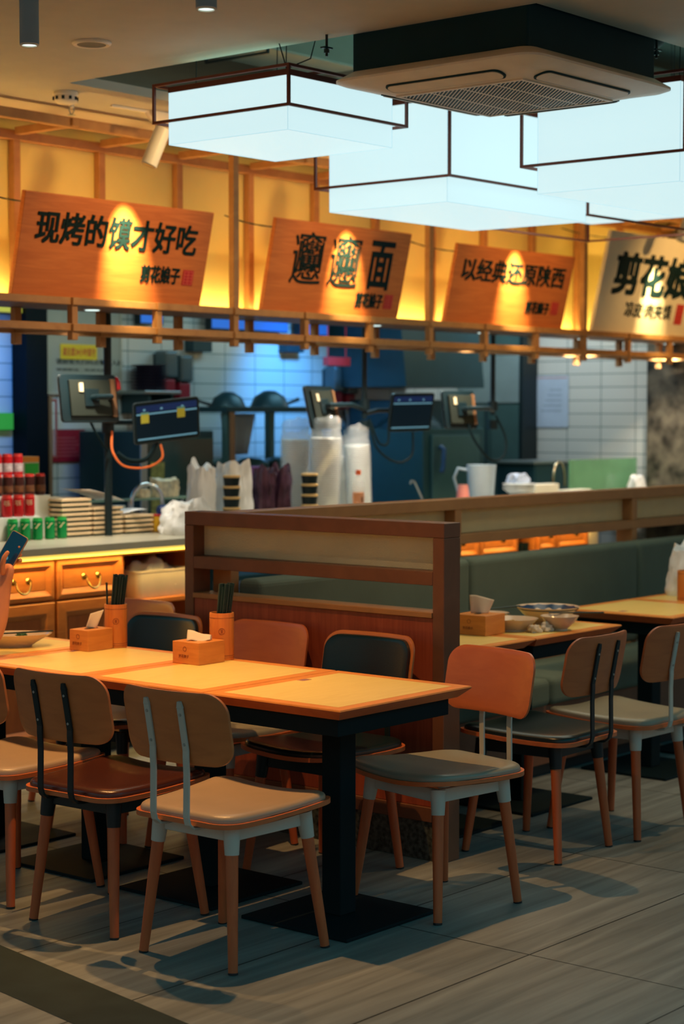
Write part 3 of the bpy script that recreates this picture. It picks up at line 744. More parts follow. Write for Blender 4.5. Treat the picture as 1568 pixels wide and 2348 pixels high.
def chopsticks(x, y, r, h, n, seed, where, lean=(.64, -.77), top=.262, shift=0.0):
    # sticks fan out of the tube: narrow at the foot, wide above the rim, leaning to one side
    rnd = random.Random(seed); L = Vector((lean[0], lean[1], 0))
    for k in range(n):
        a = k*2.39996; q = math.sqrt((k+.5)/n); e = Vector((q*math.cos(a), q*math.sin(a), 0))
        ri = r*.86-.006
        foot = -L*ri*.30 + e*ri*.64; rim = L*ri*.20 + e*ri*.76
        b = Vector((x, y, .764))+foot
        d = Vector((rim.x-foot.x, rim.y-foot.y, h-.0135)).normalized()
        t = MB().cone((0, 0, 0), tuple(d*(top+rnd.uniform(-.007, .007))), .0030, .0046, 8).build('chopstick', M_ink2, None, loc=b)
        tag(t, 'black chopstick standing in the %s' % where, 'chopstick', 'chopsticks in the %s' % where)
M_ink2 = mat('black_chopstick', (.005, .028, .034), .35)
chop_holder(4.906, 4.680, .045, .172, 'bamboo chopstick holder behind the front tissue box', 0, 1)
chopsticks(4.906, 4.680, .045, .172, 34, 3, 'front chopstick holder', lean=(.64, -.77))
chop_holder(4.908, 5.245, .0435, .166, 'bamboo chopstick holder behind the left tissue box', 0, 2)
chopsticks(4.908, 5.245, .0435, .166, 32, 5, 'left chopstick holder', lean=(.64, -.77), shift=.010)
t = MB().cone((0, 0, 0), (-.004, .004, .235), .0030, .0040, 8).build('chopstick', M_ink2, None, loc=(4.890, 5.268, .764))
tag(t, 'single black chopstick standing upright apart from the bunch in the left holder', 'chopstick')
chop_holder(6.115, 4.57, .046, .166, 'bamboo chopstick holder half hidden behind the partition post', 0, 3)
chopsticks(6.115, 4.57, .046, .166, 9, 8, 'half hidden chopstick holder', lean=(.64, -.77), shift=.006)
chop_holder(7.91, 4.45, .048, .145, 'wide bamboo holder on the table at the right edge', 0, 4)
t = MB().cone((0, 0, 0), (-.012, .0, .215), .0030, .0042, 8).build('drinking_straw', M_ink2, None, loc=(7.90, 4.44, .764))
tag(t, 'single dark straw standing in the wide bamboo holder', 'straw')

def tissue_box(x, y, rz, w_, d, h, label, kind, lab2):
    t = thing('tissue_box', label, 'tissue box', (x, y, .7505), rz, 'bamboo tissue boxes')
    MB().box((-w_/2, -d/2, 0), (w_/2, d/2, h)).build('box', M_bambox, t, bevel=.002)
    MB().prism([(a, b) for a, b in rrect(.032, .012, .011, 5)], h, h+.0008).build('slot', M_blk, t)
    # tissue: folded sheet
    rnd = random.Random(kind*11+1); vs_ = []; n, m = 10, 10
    mb = MB()
    def P(u, v):
        uu = u-.5
        if kind == 1:      # upright sheet, top pushed to one side
            return Vector((.052*uu*(.8+.2*v)+.022*v, .004*math.sin(6*u)*(1-v)+.010*v*v, h+.001+.062*v*(1+.25*uu)))
        if kind == 2:      # sheet folded over, ridge running sideways
            w2 = .085*uu
            return Vector((w2+.006*(1-v), .020*math.sin(PI*v)*(1-.5*u)-.036*(v-.3), h+.001+(.036-.020*u)*math.sin(PI*min(1, v*1.05))+.004*math.sin(8*u)*v))
        return Vector((.085*uu*(.85+.35*v)+.010*v, .010*math.sin(6*u+1)*(1-v)+.012*v, h+.001+.074*v*(1-.38*max(0, u-.25))))
    g = [[P(i/n, j/m) for i in range(n+1)] for j in range(m+1)]
    vs_ = [p for r_ in g for p in r_]
    fs = [(j*(n+1)+i, j*(n+1)+i+1, (j+1)*(n+1)+i+1, (j+1)*(n+1)+i) for j in range(m) for i in range(n)]
    mb.add(vs_, fs)
    o = mb.build('tissue', M_tiss, t, smooth=True)
    o.rotation_euler = (0, 0, math.radians(-48)-rz)
    md = o.modifiers.new('thick', 'SOLIDIFY'); md.thickness = .0012
    # burnt print on the face
    text('print', lab2, .05, .012, mat('bamboo_print', (.36, .10, .03), .5), t, (-w_/2-.0004, .034, h*.28), .01, .0006, rot=(PI/2, 0, -PI/2))
    mbp = MB().lathe([(.007, 0), (.009, 0), (.009, .0006), (.007, .0006), (.007, 0)], n=20, caps=False)
    eo = mbp.build('emblem', mat('bamboo_print', (.36, .10, .03), .5), t)
    eo.location = (-w_/2-.0004, .004, h*.68); eo.rotation_euler = (PI/2, 0, -PI/2)
    return t
tissue_box(4.791, 4.686, math.radians(1), .136, .130, .080, 'bamboo tissue box with a folded tissue on the second table', 2, '剪花娘子')
tissue_box(4.796, 5.262, math.radians(2), .132, .100, .080, 'bamboo tissue box with a raised tissue on the third table', 1, '剪花娘子')
tissue_box(6.165, 4.425, math.radians(3), .150, .150, .082, 'bamboo tissue box with tall tissue on the bench table', 3, '剪花娘子')

def bowl(name, label, cat, x, y, r, h, band=False, foot=.45, sx=1.0, rz=0, mats=None, prof=None):
    t = thing(name, label, cat, (x, y, .7505), rz)
    prof = prof or [(foot*r, 0), (foot*r, h*.07), (foot*r*.95, h*.10), (r*.78, h*.55), (r*.985, h*.97), (r, h), (r*.975, h), (r*.75, h*.58), (foot*r*.9, h*.16), (0, h*.15)]
    MB().lathe(prof, n=48, fn=lambda a, z, th: (a*(1 if sx == 1 else 1/math.sqrt((math.cos(th)/sx)**2+math.sin(th)**2)), z)).build('bowl_body', M_porc, t, smooth=True)
    return t
bt = bowl('soup_bowl', 'large shallow bowl with dark blue bands on the bench table', 'bowl', 6.665, 4.425, .137, .072, foot=.5)
MB().lathe([(.1285, .0605), (.1300, .0612), (.1318, .0642), (.1300, .0640)], n=48, caps=False).build('outer_band', M_porcb, bt, smooth=True)
def wav(a, z, th):
    rr = a + (.0045*math.sin(14*th) if a < .12 else -.0035*abs(math.sin(7*th)))
    return (rr, .072*(.58+(rr/.137-.75)/(.975-.75)*.42)+.0008)
MB().lathe([(.110, 0), (.116, 0), (.123, 0), (.130, 0)], n=168, fn=wav, caps=False).build('painted_pattern', M_porcb, bt)
MB().lathe([(0, .03), (.07, .032), (.098, .034)], n=40).build('broth', M_noodle, bt, smooth=True)
bp_ = bowl('plate', 'round cream plate with leftover noodles beside the tissue box', 'plate', 6.35, 4.385, .103, .050, foot=.62)
rnd = random.Random(4)
nd = MB()
for k in range(14):
    a = rnd.random()*6.28; c = Vector((rnd.uniform(-.035, .03), rnd.uniform(-.03, .03), .020))
    nd.tube([c+Vector((.03*math.cos(a+j*.7)*(.5+.1*j), .022*math.sin(a+j*.9), .006*math.sin(j*1.3)+.010)) for j in range(6)], .0035, 6)
nd.build('noodles', M_noodle, bp_, smooth=True)['kind'] = 'stuff'
bowl('rice_bowl', 'small plain cream bowl at the table corner below the chopsticks', 'bowl', 6.475, 4.24, .080, .060, foot=.42)
bb = bowl('saucer_bowl', 'small blue patterned bowl half hidden behind the tall tissue', 'bowl', 6.53, 4.63, .080, .042, foot=.5)
MB().lathe([(.0848, .0405), (.0855, .0422), (.079, .0415)], n=40, caps=False).build('blue_rim', M_porcb, bb, smooth=True)
def stick(a, b, label, group=None, r=.0035):
    a, b = Vector(a), Vector(b)
    o = MB().cone((0, 0, 0), tuple(b-a), r*.75, r, 8).build('chopstick', M_ink2, None, loc=a); tag(o, label, 'chopstick', group)
stick((6.50, 4.31, .8155), (6.69, 4.16, .8115), 'black chopstick lying across the small cream bowl toward the table corner')
stick((6.30, 4.70, .800), (6.565, 4.50, .827), 'black chopstick lying between the patterned bowls behind the plate')
for i, (x, y, lb) in enumerate(((6.335, 4.270, 'crumpled white napkin lying left in front of the plate'), (6.40, 4.255, 'crumpled white napkin lying right in front of the plate'))):
    o = blob('crumpled_napkin', M_tiss, (.026, .022, .034), 30+i*5, None, (x, y, .7505), amp=.75, freq=1.6); tag(o, lb, 'napkin', 'crumpled napkins')
b4 = thing('oval_bowl', 'oval cream bowl with food remains at the left edge', 'bowl', (4.665, 5.56, .7505), math.radians(-42))
def ov(a, z, th): return (a*math.sqrt(1/((math.cos(th)/1.25)**2+(math.sin(th)/.8)**2)), z)
MB().lathe([(.055, 0), (.056, .004), (.085, .026), (.112, .044), (.118, .050), (.114, .050), (.08, .026), (.05, .010), (0, .009)], n=48, fn=ov).build('bowl_body', M_porc, b4, smooth=True)
MB().lathe([(0, .034), (.05, .033), (.085, .031)], n=32, fn=ov).build('food', M_noodle, b4, smooth=True)
blob('greens', mat('leaf_green', (.03, .12, .05), .5, var=.4), (.02, .015, .012), 3, b4, (.03, .02, .036), amp=.6)
stick((4.545, 5.60, .803), (4.80, 5.485, .804), 'black chopstick resting across the oval bowl')
# takeaway bag at the right edge
o = sack('plastic_bag', M_bag, .13, .10, .24, 9, None, (8.17, 4.58, .7505), top=.65); tag(o, 'white plastic bag behind the wide bamboo holder at the right edge', 'bag')
# ================================================================== SERVICE COUNTER
CZ = 1.026
ct = thing('countertop', 'pale stone countertop running along the open kitchen', 'countertop', (0, 0, 0))
MB().box((3.5, 6.58, .990), (11.955, 7.42, CZ)).build('stone_slab', M_counter, ct, bevel=.003)
MB().box((3.5, 6.598, .968), (10.46, 6.64, .9895)).build('light_strip', M_led, ct, bevel=.004)
lamp('counter_strip_lamp', 'AREA', (6.0, 6.590, .978), (6.0, 6.52, .6), 9.0, (1.0, .56, .12), 2.4, size_y=.012)
lamp('counter_strip_lamp', 'AREA', (9.7, 6.590, .978), (9.7, 6.52, .6), 7.0, (1.0, .56, .12), 1.6, size_y=.012)
def pull(par, x, z, knob=False):
    if knob:
        MB().lathe([(.0, -.03), (.018, -.028), (.022, -.018), (.012, -.008), (.010, 0)], n=20).build('knob', M_brass, par, loc=(x, -.026, z), smooth=True).rotation_euler = (-PI/2, 0, 0)
        return
    h = MB()
    for s_ in (-1, 1):
        h.cone((s_*.045, -.026, 0), (s_*.045, -.030, 0), .016, .013, 20).cone((s_*.045, -.030, 0), (s_*.045, -.042, 0), .006, .007, 12)
    h.tube([(.045*math.cos(a), -.042-.010*math.sin(a), -.055*math.sin(a)) for a in [PI*k/14 for k in range(15)]], [.003+.0025*math.sin(PI*k/14) for k in range(15)], 8)
    h.build('ring_pull', M_brass, par, loc=(x, 0, z), smooth=True)
def framed(par, name, x0, x1, z0, z1, m, mp, fw=.035, y=0.0):
    # raised frame with bevelled moulding and recessed field
    rs = []
    for (i, yy) in ((0, -.001), (0, -.018), (.004, -.022), (fw, -.024), (fw+.006, -.020), (fw+.026, -.006)):
        rs.append([(x0+i, y+yy, z0+i), (x1-i, y+yy, z0+i), (x1-i, y+yy, z1-i), (x0+i, y+yy, z1-i)])
    o = MB().rings(rs).build(name, m, par)
    i = fw+.026
    MB().box((x0+i, y-.0095, z0+i), (x1-i, y-.006, z1-i)).build('field', mp, o)
    return o
def cabinet(x0, x1, label, knob=False, kind='drawer'):
    t = thing('base_cabinet', label, 'cabinet', (x0, 6.640, 0), group='counter base cabinets')
    wd = x1-x0-.002
    if kind == 'open':
        b = MB().box((0, 0, .08), (.018, .55, .966)).box((wd-.018, 0, .08), (wd, .55, .966)).box((.018, .53, .08), (wd-.018, .55, .966)).box((.018, 0, .706), (wd-.018, .53, .730)).box((.018, .0, .08), (wd-.018, .53, .10)).box((.018, 0, .955), (wd-.018, .53, .966))
        b.build('body', M_cab, t, bevel=.002, seg=1)
    else:
        MB().box((0, 0, .08), (wd, .55, .966)).build('body', M_cab, t)
        d = framed(t, 'drawer', .006, wd-.006, .775, .960, M_cab, M_cab, .022)
        pull(d, wd/2, .872, knob)
        framed(t, 'door', .006, wd-.006, .10, .765, M_cab, M_cabp, .05)
    MB().box((0, .03, 0), (wd, .55, .0795)).build('plinth', M_blk, t)
    return t
cabinet(4.945, 5.378, 'wooden cabinet under the counter left of the smiling drawer pair, mostly off frame')
cabinet(5.38, 5.813, 'wooden cabinet with ring pull drawer under the counter at the left edge')
cabinet(5.815, 6.248, 'wooden cabinet with ring pull drawer beside the open shelf')
cabinet(6.25, 6.85, 'open wooden shelf unit under the counter beside the ring pull drawers', kind='open')
for i, (a, b) in enumerate(((8.80, 9.228), (9.23, 9.638))):
    cabinet(a, b, ['lit orange cabinet just right of the near partition post', 'lit orange cabinet left of the two black cups'][i], knob=True)
cabinet(9.64, 9.858, 'narrow open cubby under the counter holding two black cups', kind='open')
cabinet(9.86, 10.07, 'narrow lit orange cabinet right of the two black cups', knob=True)
cabinet(10.072, 10.455, 'lit orange cabinet at the right end of the counter row', knob=True)
t = MB().box((10.46, 6.62, 0), (10.57, 6.72, .9895)).build('end_post', mat('cream_post', (.75, .70, .58), .5), None, bevel=.004); tag(t, 'white post at the right end of the lit counter cabinets', 'post')
for i, x in enumerate((9.715, 9.785)):
    t = thing('black_cup', ['left', 'right'][i]+' black cup in the narrow lit cubby', 'cup', (x, 6.68, .7305), group='black cups in the cubby')
    MB().lathe([(.024, 0), (.032, .10), (.030, .10), (.022, .004), (0, .004)], n=24).build('cup_body', M_blk, t, smooth=True)
# plastic storage bin with papers
t = thing('storage_bin', 'clear plastic storage bin full of bags on the open shelf', 'storage bin', (6.58, 6.80, .7305))
rs = []
M_bin = mat('milky_clear_plastic', (.78, .74, .66), .25, trans=.35)
for (k, z) in ((.93, 0), (.95, .006), (1, .125), (1.03, .128), (1.03, .137), (.985, .137), (.985, .13), (.93, .012)):
    rs.append([(x*k, y*k, z) for x, y in rrect(.19, .13, .03, 5)])
MB().rings(rs).build('bin_body', M_bin, t, smooth=True)
blob('folded_bags', M_bag, (.15, .10, .16), 15, t, (0, 0, .02), amp=.5)
t = blob('red_packet', mat('dull_red_plastic', (.35, .06, .04), .4), (.055, .07, .035), 21, None, (6.335, 6.80, .7305), amp=.5); tag(t, 'crumpled red packet left of the clear bin on the open shelf', 'packet')

# ================================================================== COUNTER GOODS
def can(x, y, z, label, group, body, top, mark=None, markcol=None, band=None, r=.0265, h=.108):
    t = thing('drink_can', label, 'drink can', (x, y, z), group=group)
    MB().lathe([(r*.8, 0), (r*.97, .006), (r, .012), (r, h-.014)], n=28).build('can_body', body, t, smooth=True)
    MB().lathe([(r, h-.0139), (r*.86, h-.003), (r*.88, h), (r*.8, h-.001), (r*.78, h-.004), (0, h-.004)], n=28).build('lid', top, t, smooth=True)
    if band:
        MB().lathe([(r+.0003, .018), (r+.0006, .02), (r+.0006, band[1]), (r+.0003, band[1]+.001)], n=28, caps=False).build('label_band', band[0], t, smooth=True)
    if mark:
        a = math.atan2(-y, -x); 
        o = text('printed_mark', mark, .030, .026, markcol, t, (0, 0, 0), .02, .0006)
        o.data = o.data.copy()
        for v in o.data.vertices:
            ang = a + (v.co.x-.015)/r; rr = r+.0008+v.co.z
            v.co = Vector((rr*math.cos(ang), rr*math.sin(ang), h*.52+v.co.y))
    return t
M_cgreen = mat('can_green', (.0, .30, .075), .25, .3); M_cgreenl = mat('can_lid_green', (.03, .50, .10), .3, .4)
M_cred = mat('can_red', (.55, .012, .02), .25, .2); M_clid = mat('can_lid_red', (.65, .05, .04), .3, .4)
M_cdark = mat('can_dark', (.045, .012, .012), .3); M_cbrown = mat('can_brown_print', (.14, .055, .022), .4, var=.4, scale=60)
M_cpale = mat('can_pale_print', (.45, .40, .42), .4, var=.3, scale=50)
M_pale = mat('pale_print', (.75, .62, .40), .5)
lat5 = ['first green drink can from the left, beside the phone', 'second green drink can from the left', 'middle green drink can of five', 'fourth green drink can from the left', 'rightmost green drink can beside the wooden trays']
for k in range(5):
    can(5.915+.076*k, 7.05-.004*k, CZ+.0005, lat5[k], 'green cans on the counter', M_cgreen, M_cgreenl, '7', M_pale)
rz_ = [(7.115, CZ+.115), (7.18, CZ+.215), (7.245, CZ+.315)]
rs_ = thing('can_riser', 'stepped white riser holding the rows of red cans', 'riser', (5.70, 7.083, CZ+.0005))
MB().box((0, 0, 0), (.42, .064, .114)).box((0, .064, 0), (.545, .13, .214)).box((0, .13, 0), (.545, .196, .314)).build('steps', M_white, rs_, bevel=.002)
l3 = ['red drink can at the left of the second row', 'red drink can in the middle of the second row', 'red drink can at the right of the second row']
for k in range(3): can(5.935+.072*k, rz_[0][0], rz_[0][1], l3[k], 'red cans on the riser', M_cred, M_clid, '可乐', M_pale)
l4 = ['dark red brown can, second from the left edge in the third row', 'dark red brown can in the middle of the third row', 'dark red brown can second from the right in the third row', 'dark red brown can at the right end of the third row', 'dark red brown can cut by the left edge of the photo']
for k, x in enumerate((5.995, 6.065, 6.135, 6.205, 5.925)): can(x, rz_[1][0], rz_[1][1], l4[k], 'dark red cans on the riser', M_cdark, M_clid, None, None, (M_cbrown, .05), h=.108) and None
l5 = ['red can with pale band at the left of the top row', 'red can with pale band in the middle of the top row', 'red can with pale band at the right of the top row']
for k in range(3): can(5.98+.068*k, rz_[2][0], rz_[2][1], l5[k], 'red cans in the top row', M_cred, M_clid, None, None, (M_cpale, .06))
for o in [c for c in bpy.data.objects if c.name.startswith('label_band')]: pass
t = thing('carton', 'orange topped carton with a green square behind the top cans', 'carton', (6.265, 7.33, CZ+.0005))
MB().box((-.075, -.035, 0), (.035, .03, .405)).build('box', mat('pale_green_card', (.55, .62, .42), .5), t, bevel=.003)
MB().box((-.0755, -.0356, .375), (.0355, .0305, .4056)).build('top_band', mat('orange_card', (.85, .35, .05), .5), t, bevel=.003)
MB().box((-.06, -.0362, .315), (.03, -.0351, .37)).build('green_print', mat('green_print', (.02, .5, .05), .5), t)
M_tray = wood('tray_wood', (.74, .55, .33), (.82, .63, .40), (2, 8, 2), .5)
M_trayd = mat('tray_shadow_gap', (.02, .07, .06), .6)
protos = None
def tray(x, y, z, label, group, rz=0):
    global protos
    if protos is None:
        t = thing('wooden_tray', label, 'tray', (x, y, z), rz, group)
        MB().box((-.10, -.135, .009), (.10, .135, .023)).build('board', M_tray, t, bevel=.002)
        MB().box((-.09, -.125, 0), (.09, .125, .0088)).build('foot', M_trayd, t)  # inset block, its dark colour stands for shade between stacked trays
        protos = t; return t
    return dup(protos, (x, y, z), rz, label, group)
for k in range(8): tray(6.33, 7.18, CZ+.001+.0245*k, 'wooden tray in the tallest left stack behind the green cans', 'trays in the tallest stack')
for k in range(6): tray(6.54, 7.17, CZ+.001+.0245*k, 'wooden tray in the middle stack of trays', 'trays in the middle stack')
for k in range(4): tray(6.75, 7.16, CZ+.001+.0245*k, 'wooden tray in the shortest right stack of trays', 'trays in the shortest stack')
def sheet(x, y, z, w_, d, rz, tilt, label):
    mb = MB(); n = 8
    vs_ = []
    for j in range(n+1):
        for i in range(n+1):
            u, v = i/n-.5, j/n-.5; vs_.append((w_*u, d*v, .012*math.sin(3*u+1)*math.cos(2*v)+.012))
    mb.add(vs_, [(j*(n+1)+i, j*(n+1)+i+1, (j+1)*(n+1)+i+1, (j+1)*(n+1)+i) for j in range(n) for i in range(n)])
    o = mb.build('paper_sheet', mat('white_paper', (.88, .90, .96), .7), None, smooth=True)
    o.location = (x, y, z); o.rotation_euler = (0, tilt, rz); md = o.modifiers.new('t', 'SOLIDIFY'); md.thickness = .001
    tag(o, label, 'paper'); return o
sheet(6.52, 7.14, CZ+.195, .28, .20, .1, .27, 'tilted white paper sheet sloping from the tallest tray stack')
sheet(6.76, 7.14, CZ+.10, .17, .15, -.1, -.06, 'flat white paper sheet on the shortest tray stack')
t = thing('yellow_bin', 'yellow plastic bin on the counter right of the wooden trays', 'bin', (6.96, 7.03, CZ+.0005))
MB().box((-.10, -.055, 0), (.10, .055, .085)).build('bin_body', mat('yellow_plastic', (.72, .42, .03), .4), t, bevel=.006)
MB().box((-.103, -.058, .0851), (-.055, .058, .093)).build('red_rim', mat('red_plastic', (.6, .03, .03), .4), t, bevel=.002)
t = thing('squeeze_bottle', 'dark blue squeeze bottle lying on the yellow bin', 'bottle', (6.96, 7.03, CZ+.1135))
MB().tube([(-.07, 0, 0), (-.06, 0, 0), (.03, 0, 0), (.05, 0, 0), (.06, 0, -.004), (.085, 0, -.008)], [.018, .028, .028, .022, .010, .008], 16).build('bottle_body', mat('navy_plastic', (.01, .04, .20), .3), t, smooth=True)
MB().cone((.0855, 0, -.008), (.10, 0, -.009), .009, .009, 12).build('cap', mat('orange_plastic', (.85, .18, .02), .4), t)
t = thing('ivory_tube', 'ivory tube lying behind the dark blue squeeze bottle', 'tube', (6.99, 7.13, CZ+.02))
MB().tube([(-.09, 0, 0), (-.08, 0, 0), (.07, 0, 0), (.085, 0, 0)], [.014, .024, .024, .012], 16).build('tube_body', mat('ivory_plastic', (.72, .64, .45), .4), t, smooth=True)
def bag(x, y, z, s, seed, label, amp=.3, freq=1.7, top=.8, m=None):
    o = sack('plastic_bag', m or M_bag, s[0], s[1], s[2], seed, None, (x, y, z), amp=.10+amp*.25, top=top); tag(o, label, 'bag', 'plastic bags on the counter'); return o
bb_ = bag(6.90, 6.82, CZ+.0005, (.165, .10, .165), 12, 'white plastic bag with a small dark print beside the yellow bin', .45, 1.4, .6)
MB().tube([(-.10, -.105, .055), (-.07, -.11, .075), (-.03, -.11, .085)], .006, 6).build('bag_print', mat('dark_green_print', (.01, .08, .05), .5), bb_)
bag(7.14, 7.20, CZ+.0005, (.07, .06, .11), 22, 'crumpled white plastic bag against the frosted partition corner', .4)
bag(7.20, 7.02, CZ+.0005, (.075, .08, .335), 31, 'tall pale plastic bag left of the first black cup stack', .18, 1.5, .8)
bag(7.485, 7.05, CZ+.0005, (.11, .09, .345), 44, 'wide white plastic bag right of the first black cup stack', .25, 1.6, .85)
M_purp = mat('purple_foil_bag', (.075, .035, .065), .22, .3, var=.6, scale=14)
for i, x in enumerate((7.68, 7.82)):
    o = sack('snack_bag', M_purp, .062, .055, .315, 51+i*6, None, (x, 7.0, CZ+.0005), amp=.16, top=.85)
    tag(o, ['left', 'right'][i]+' shiny purple brown foil bag beside the clear cup stacks', 'bag', 'purple foil bags')
t = thing('purple_box', 'flat purple box behind the foil bags', 'box', (7.76, 7.2, CZ+.0005)); MB().box((-.12, -.05, 0), (.085, .05, .325)).build('box_body', mat('purple_card', (.08, .025, .14), .5), t, bevel=.003)
M_rim = mat('kraft_rim', (.72, .48, .20), .5)
pc = None
for s_, (x, y, n, nm) in enumerate(((7.345, 6.93, 5, 'left stack between two white bags'), (7.865, 6.82, 5, 'right stack beside the clear cups'))):
    for k in range(n):
        lb = 'black paper cup with kraft rim in the %s' % nm
        z = CZ+.001+.058*k
        if pc is None:
            pc = thing('paper_cup', lb, 'cup', (x, y, z), group='black cups in the '+nm)
            MB().lathe([(.040, 0), (.046, .044), (.044, .044), (.038, .003), (0, .003)], n=28).build('cup_body', M_blk, pc, smooth=True)
            MB().lathe([(.0465, .0445), (.0485, .047), (.0485, .055), (.0465, .0575), (.0, .0572)], n=28).build('kraft_lid', M_rim, pc, smooth=True)
        else: dup(pc, (x, y, z), None, lb, 'black cups in the '+nm)
M_cups = mat('stacked_clear_cups', (.80, .80, .76), .3)
def cup_stack(x, y, h, r, label, lean=(0, 0), flare=True):
    t = thing('cup_stack', label, 'cup stack', (x, y, CZ+.0005), group='sleeved cup stacks'); t.rotation_euler = (lean[0], lean[1], 0)
    prof = [(r*.84, 0)]; n = int((h-.09)/.012)
    for k in range(n): prof += [(r*(.84+.10*k/n), .005+.012*k), (r*(.91+.10*k/n), .0115+.012*k)]
    prof += [(r*.93, .005+.012*n+.003), (0, .005+.012*n+.003)]
    MB().lathe(prof, n=32).build('cups', M_cups, t, smooth=True)
    off = h*7.3
    def fn(a, z, th):
        d = .06*noise.noise(Vector((math.cos(th)*1.7, math.sin(th)*1.7, z*9+off)))
        zz = z + (.045*math.cos(th-off)+.03*noise.noise(Vector((math.cos(th)*2, math.sin(th)*2, off))) if z > h-.03 else 0)
        return (a*(1+d+.02), zz)
    z1 = .012*n
    MB().lathe([(r*.90, .002), (r*.97, .02), (r*1.03, z1*.5), (r*1.06, z1*.9), (r*1.0, z1+.02), (r*.93, z1+.045), (r*.96, h)], n=32, fn=fn, caps=False).build('sleeve', M_clear, t, smooth=True).modifiers.new('t', 'SOLIDIFY').thickness = .001
cup_stack(8.11, 7.14, .56, .082, 'sleeved cup stack at the left of the clear cups')
cup_stack(8.08, 6.90, .57, .089, 'tallest and widest sleeved cup stack in front', lean=(0, .04))
cup_stack(8.68, 7.26, .45, .062, 'short sleeved cup stack behind the orange drink bottle')
cup_stack(8.555, 7.02, .525, .076, 'leaning sleeved cup stack at the right of the clear cups', lean=(0, -.07))
t = thing('drink_bottle', 'plastic bottle of orange drink in front of the cup stacks', 'bottle', (8.235, 6.77, CZ+.0005))
MB().lathe([(.030, 0), (.034, .008), (.033, .07), (.035, .14), (.035, .195), (.030, .23), (.014, .262), (.013, .278)], n=28).build('bottle_body', M_clear, t, smooth=True)
MB().lathe([(.029, .003), (.0325, .010), (.0318, .07), (.0338, .14), (.0338, .172), (0, .172)], n=28).build('orange_drink', mat('orange_drink', (.85, .25, .01), .3), t, smooth=True)
MB().lathe([(.0153, .274), (.0155, .300), (0, .300)], n=20).build('cap', mat('orange_cap', (.85, .12, .02), .4), t)
o = text('label_print', 'OK', .016, .028, M_ink, t, (0, 0, 0), .02, .001); o.data = o.data.copy()
for v in o.data.vertices:
    ang = -2.0+(v.co.x)/.035; v.co = Vector(((.0355+v.co.z)*math.cos(ang), (.0355+v.co.z)*math.sin(ang), .118+v.co.y))

# glass service ledge, basin faucet, small goods
t = thing('glass_ledge', 'narrow glass ledge on posts behind the wooden trays', 'ledge', (0, 0, CZ+.0005))
MB().box((6.35, 7.33, .150), (7.45, 7.41, .162)).build('glass_shelf', mat('green_glass_edge', (.35, .55, .45), .2, trans=.4), t, bevel=.002)
for x in (6.39, 7.0, 7.41): MB().cone((x, 7.37, 0), (x, 7.37, .1498), .008, .008, 12).build('post', M_steel, t)
t = thing('food_container', 'grey blue plastic tub under the glass ledge', 'tub', (6.78, 7.30, CZ+.0005))
MB().box((-.085, -.05, 0), (.085, .02, .135)).build('tub_body', mat('grey_blue_plastic', (.28, .38, .42), .4), t, bevel=.006)
def faucet(x, y, z, r, hh, label, m, rz=0):
    t = thing('faucet', label, 'faucet', (x, y, z), rz)
    pts = [(-r, 0, 0), (-r, 0, hh)]+[(-r*math.cos(a), 0, hh+r*1.1*math.sin(a)) for a in [PI*k/12 for k in range(1, 13)]]+[(r, 0, hh-.06)]
    MB().tube(pts, .011, 12).build('spout', m, t, smooth=True); MB().cone((-r, 0, -.001), (-r, 0, .03), .022, .018, 16).build('base', m, t)
faucet(7.0, 7.23, CZ+.001, .085, .15, 'chrome gooseneck faucet above the yellow bin', mat('chrome', (.7, .75, .78), .12, 1.0), -.5)
bag(7.27, 7.37, CZ+.163, (.10, .035, .10), 63, 'clear bag of noodles standing on the glass ledge', .2, 1.8, .9, mat('noodle_bag', (.70, .62, .42), .35, var=.3, scale=30))
bag(7.10, 7.37, CZ+.163, (.05, .03, .05), 64, 'small pale packet left of the noodle bag', .4, 1.8, .8, mat('noodle_bag', (.70, .62, .42), .35))
t = thing('blue_cup', 'small dark blue cylinder beside the tall pale bag', 'cup', (7.14, 6.80, CZ+.0005))
MB().box((-.06, -.03, 0), (-.03, .05, .10)).build('card_backing', mat('kraft_card', (.45, .38, .26), .6), t)
MB().cone((0, 0, 0), (0, 0, .10), .026, .026, 24).build('cup_body', mat('royal_blue', (.01, .06, .35), .3), t, smooth=True)

# right end of the counter
t = thing('measuring_jug', 'translucent white plastic jug with handle', 'jug', (10.07, 7.22, CZ+.0005))
MB().lathe([(.075, 0), (.08, .01), (.098, .28), (.100, .285), (.092, .28), (.073, .012), (0, .012)], n=40).build('jug_body', mat('jug_plastic', (.60, .72, .80), .35, trans=.2), t, smooth=True)
MB().tube([(-.06, .066, .25), (-.105, .115, .262), (-.122, .134, .20), (-.105, .115, .11), (-.055, .06, .08)], .010, 10).build('handle', MATS['jug_plastic'], t, smooth=True)
t = thing('pink_tray', 'pink tray with an upturned pink cup', 'tray', (9.62, 7.1, CZ+.0005))
MB().box((-.18, -.07, 0), (.22, .07, .072)).build('tray_body', mat('pink_plastic', (.85, .30, .24), .4), t, bevel=.01)
t = thing('pink_cup', 'upturned pink cup on the pink tray', 'cup', (9.70, 7.1, CZ+.0735))
MB().lathe([(.044, 0), (.034, .088), (.030, .094), (0, .094)], n=28).build('cup_body', MATS['pink_plastic'], t, smooth=True)
t = thing('ladle', 'steel ladle leaning with its hook up left of the pink cup', 'ladle', (9.36, 7.22, CZ+.0005))
MB().tube([(.10, 0, .03), (0, 0, .17), (-.02, 0, .195), (-.05, 0, .20), (-.06, 0, .18)], .007, 10).build('handle', M_steel, t, smooth=True)
MB().lathe([(0, 0), (.03, .006), (.042, .03), (.040, .03), (.028, .009), (0, .004)], n=24).build('bowl', M_steel, t, smooth=True, loc=(.12, 0, 0))
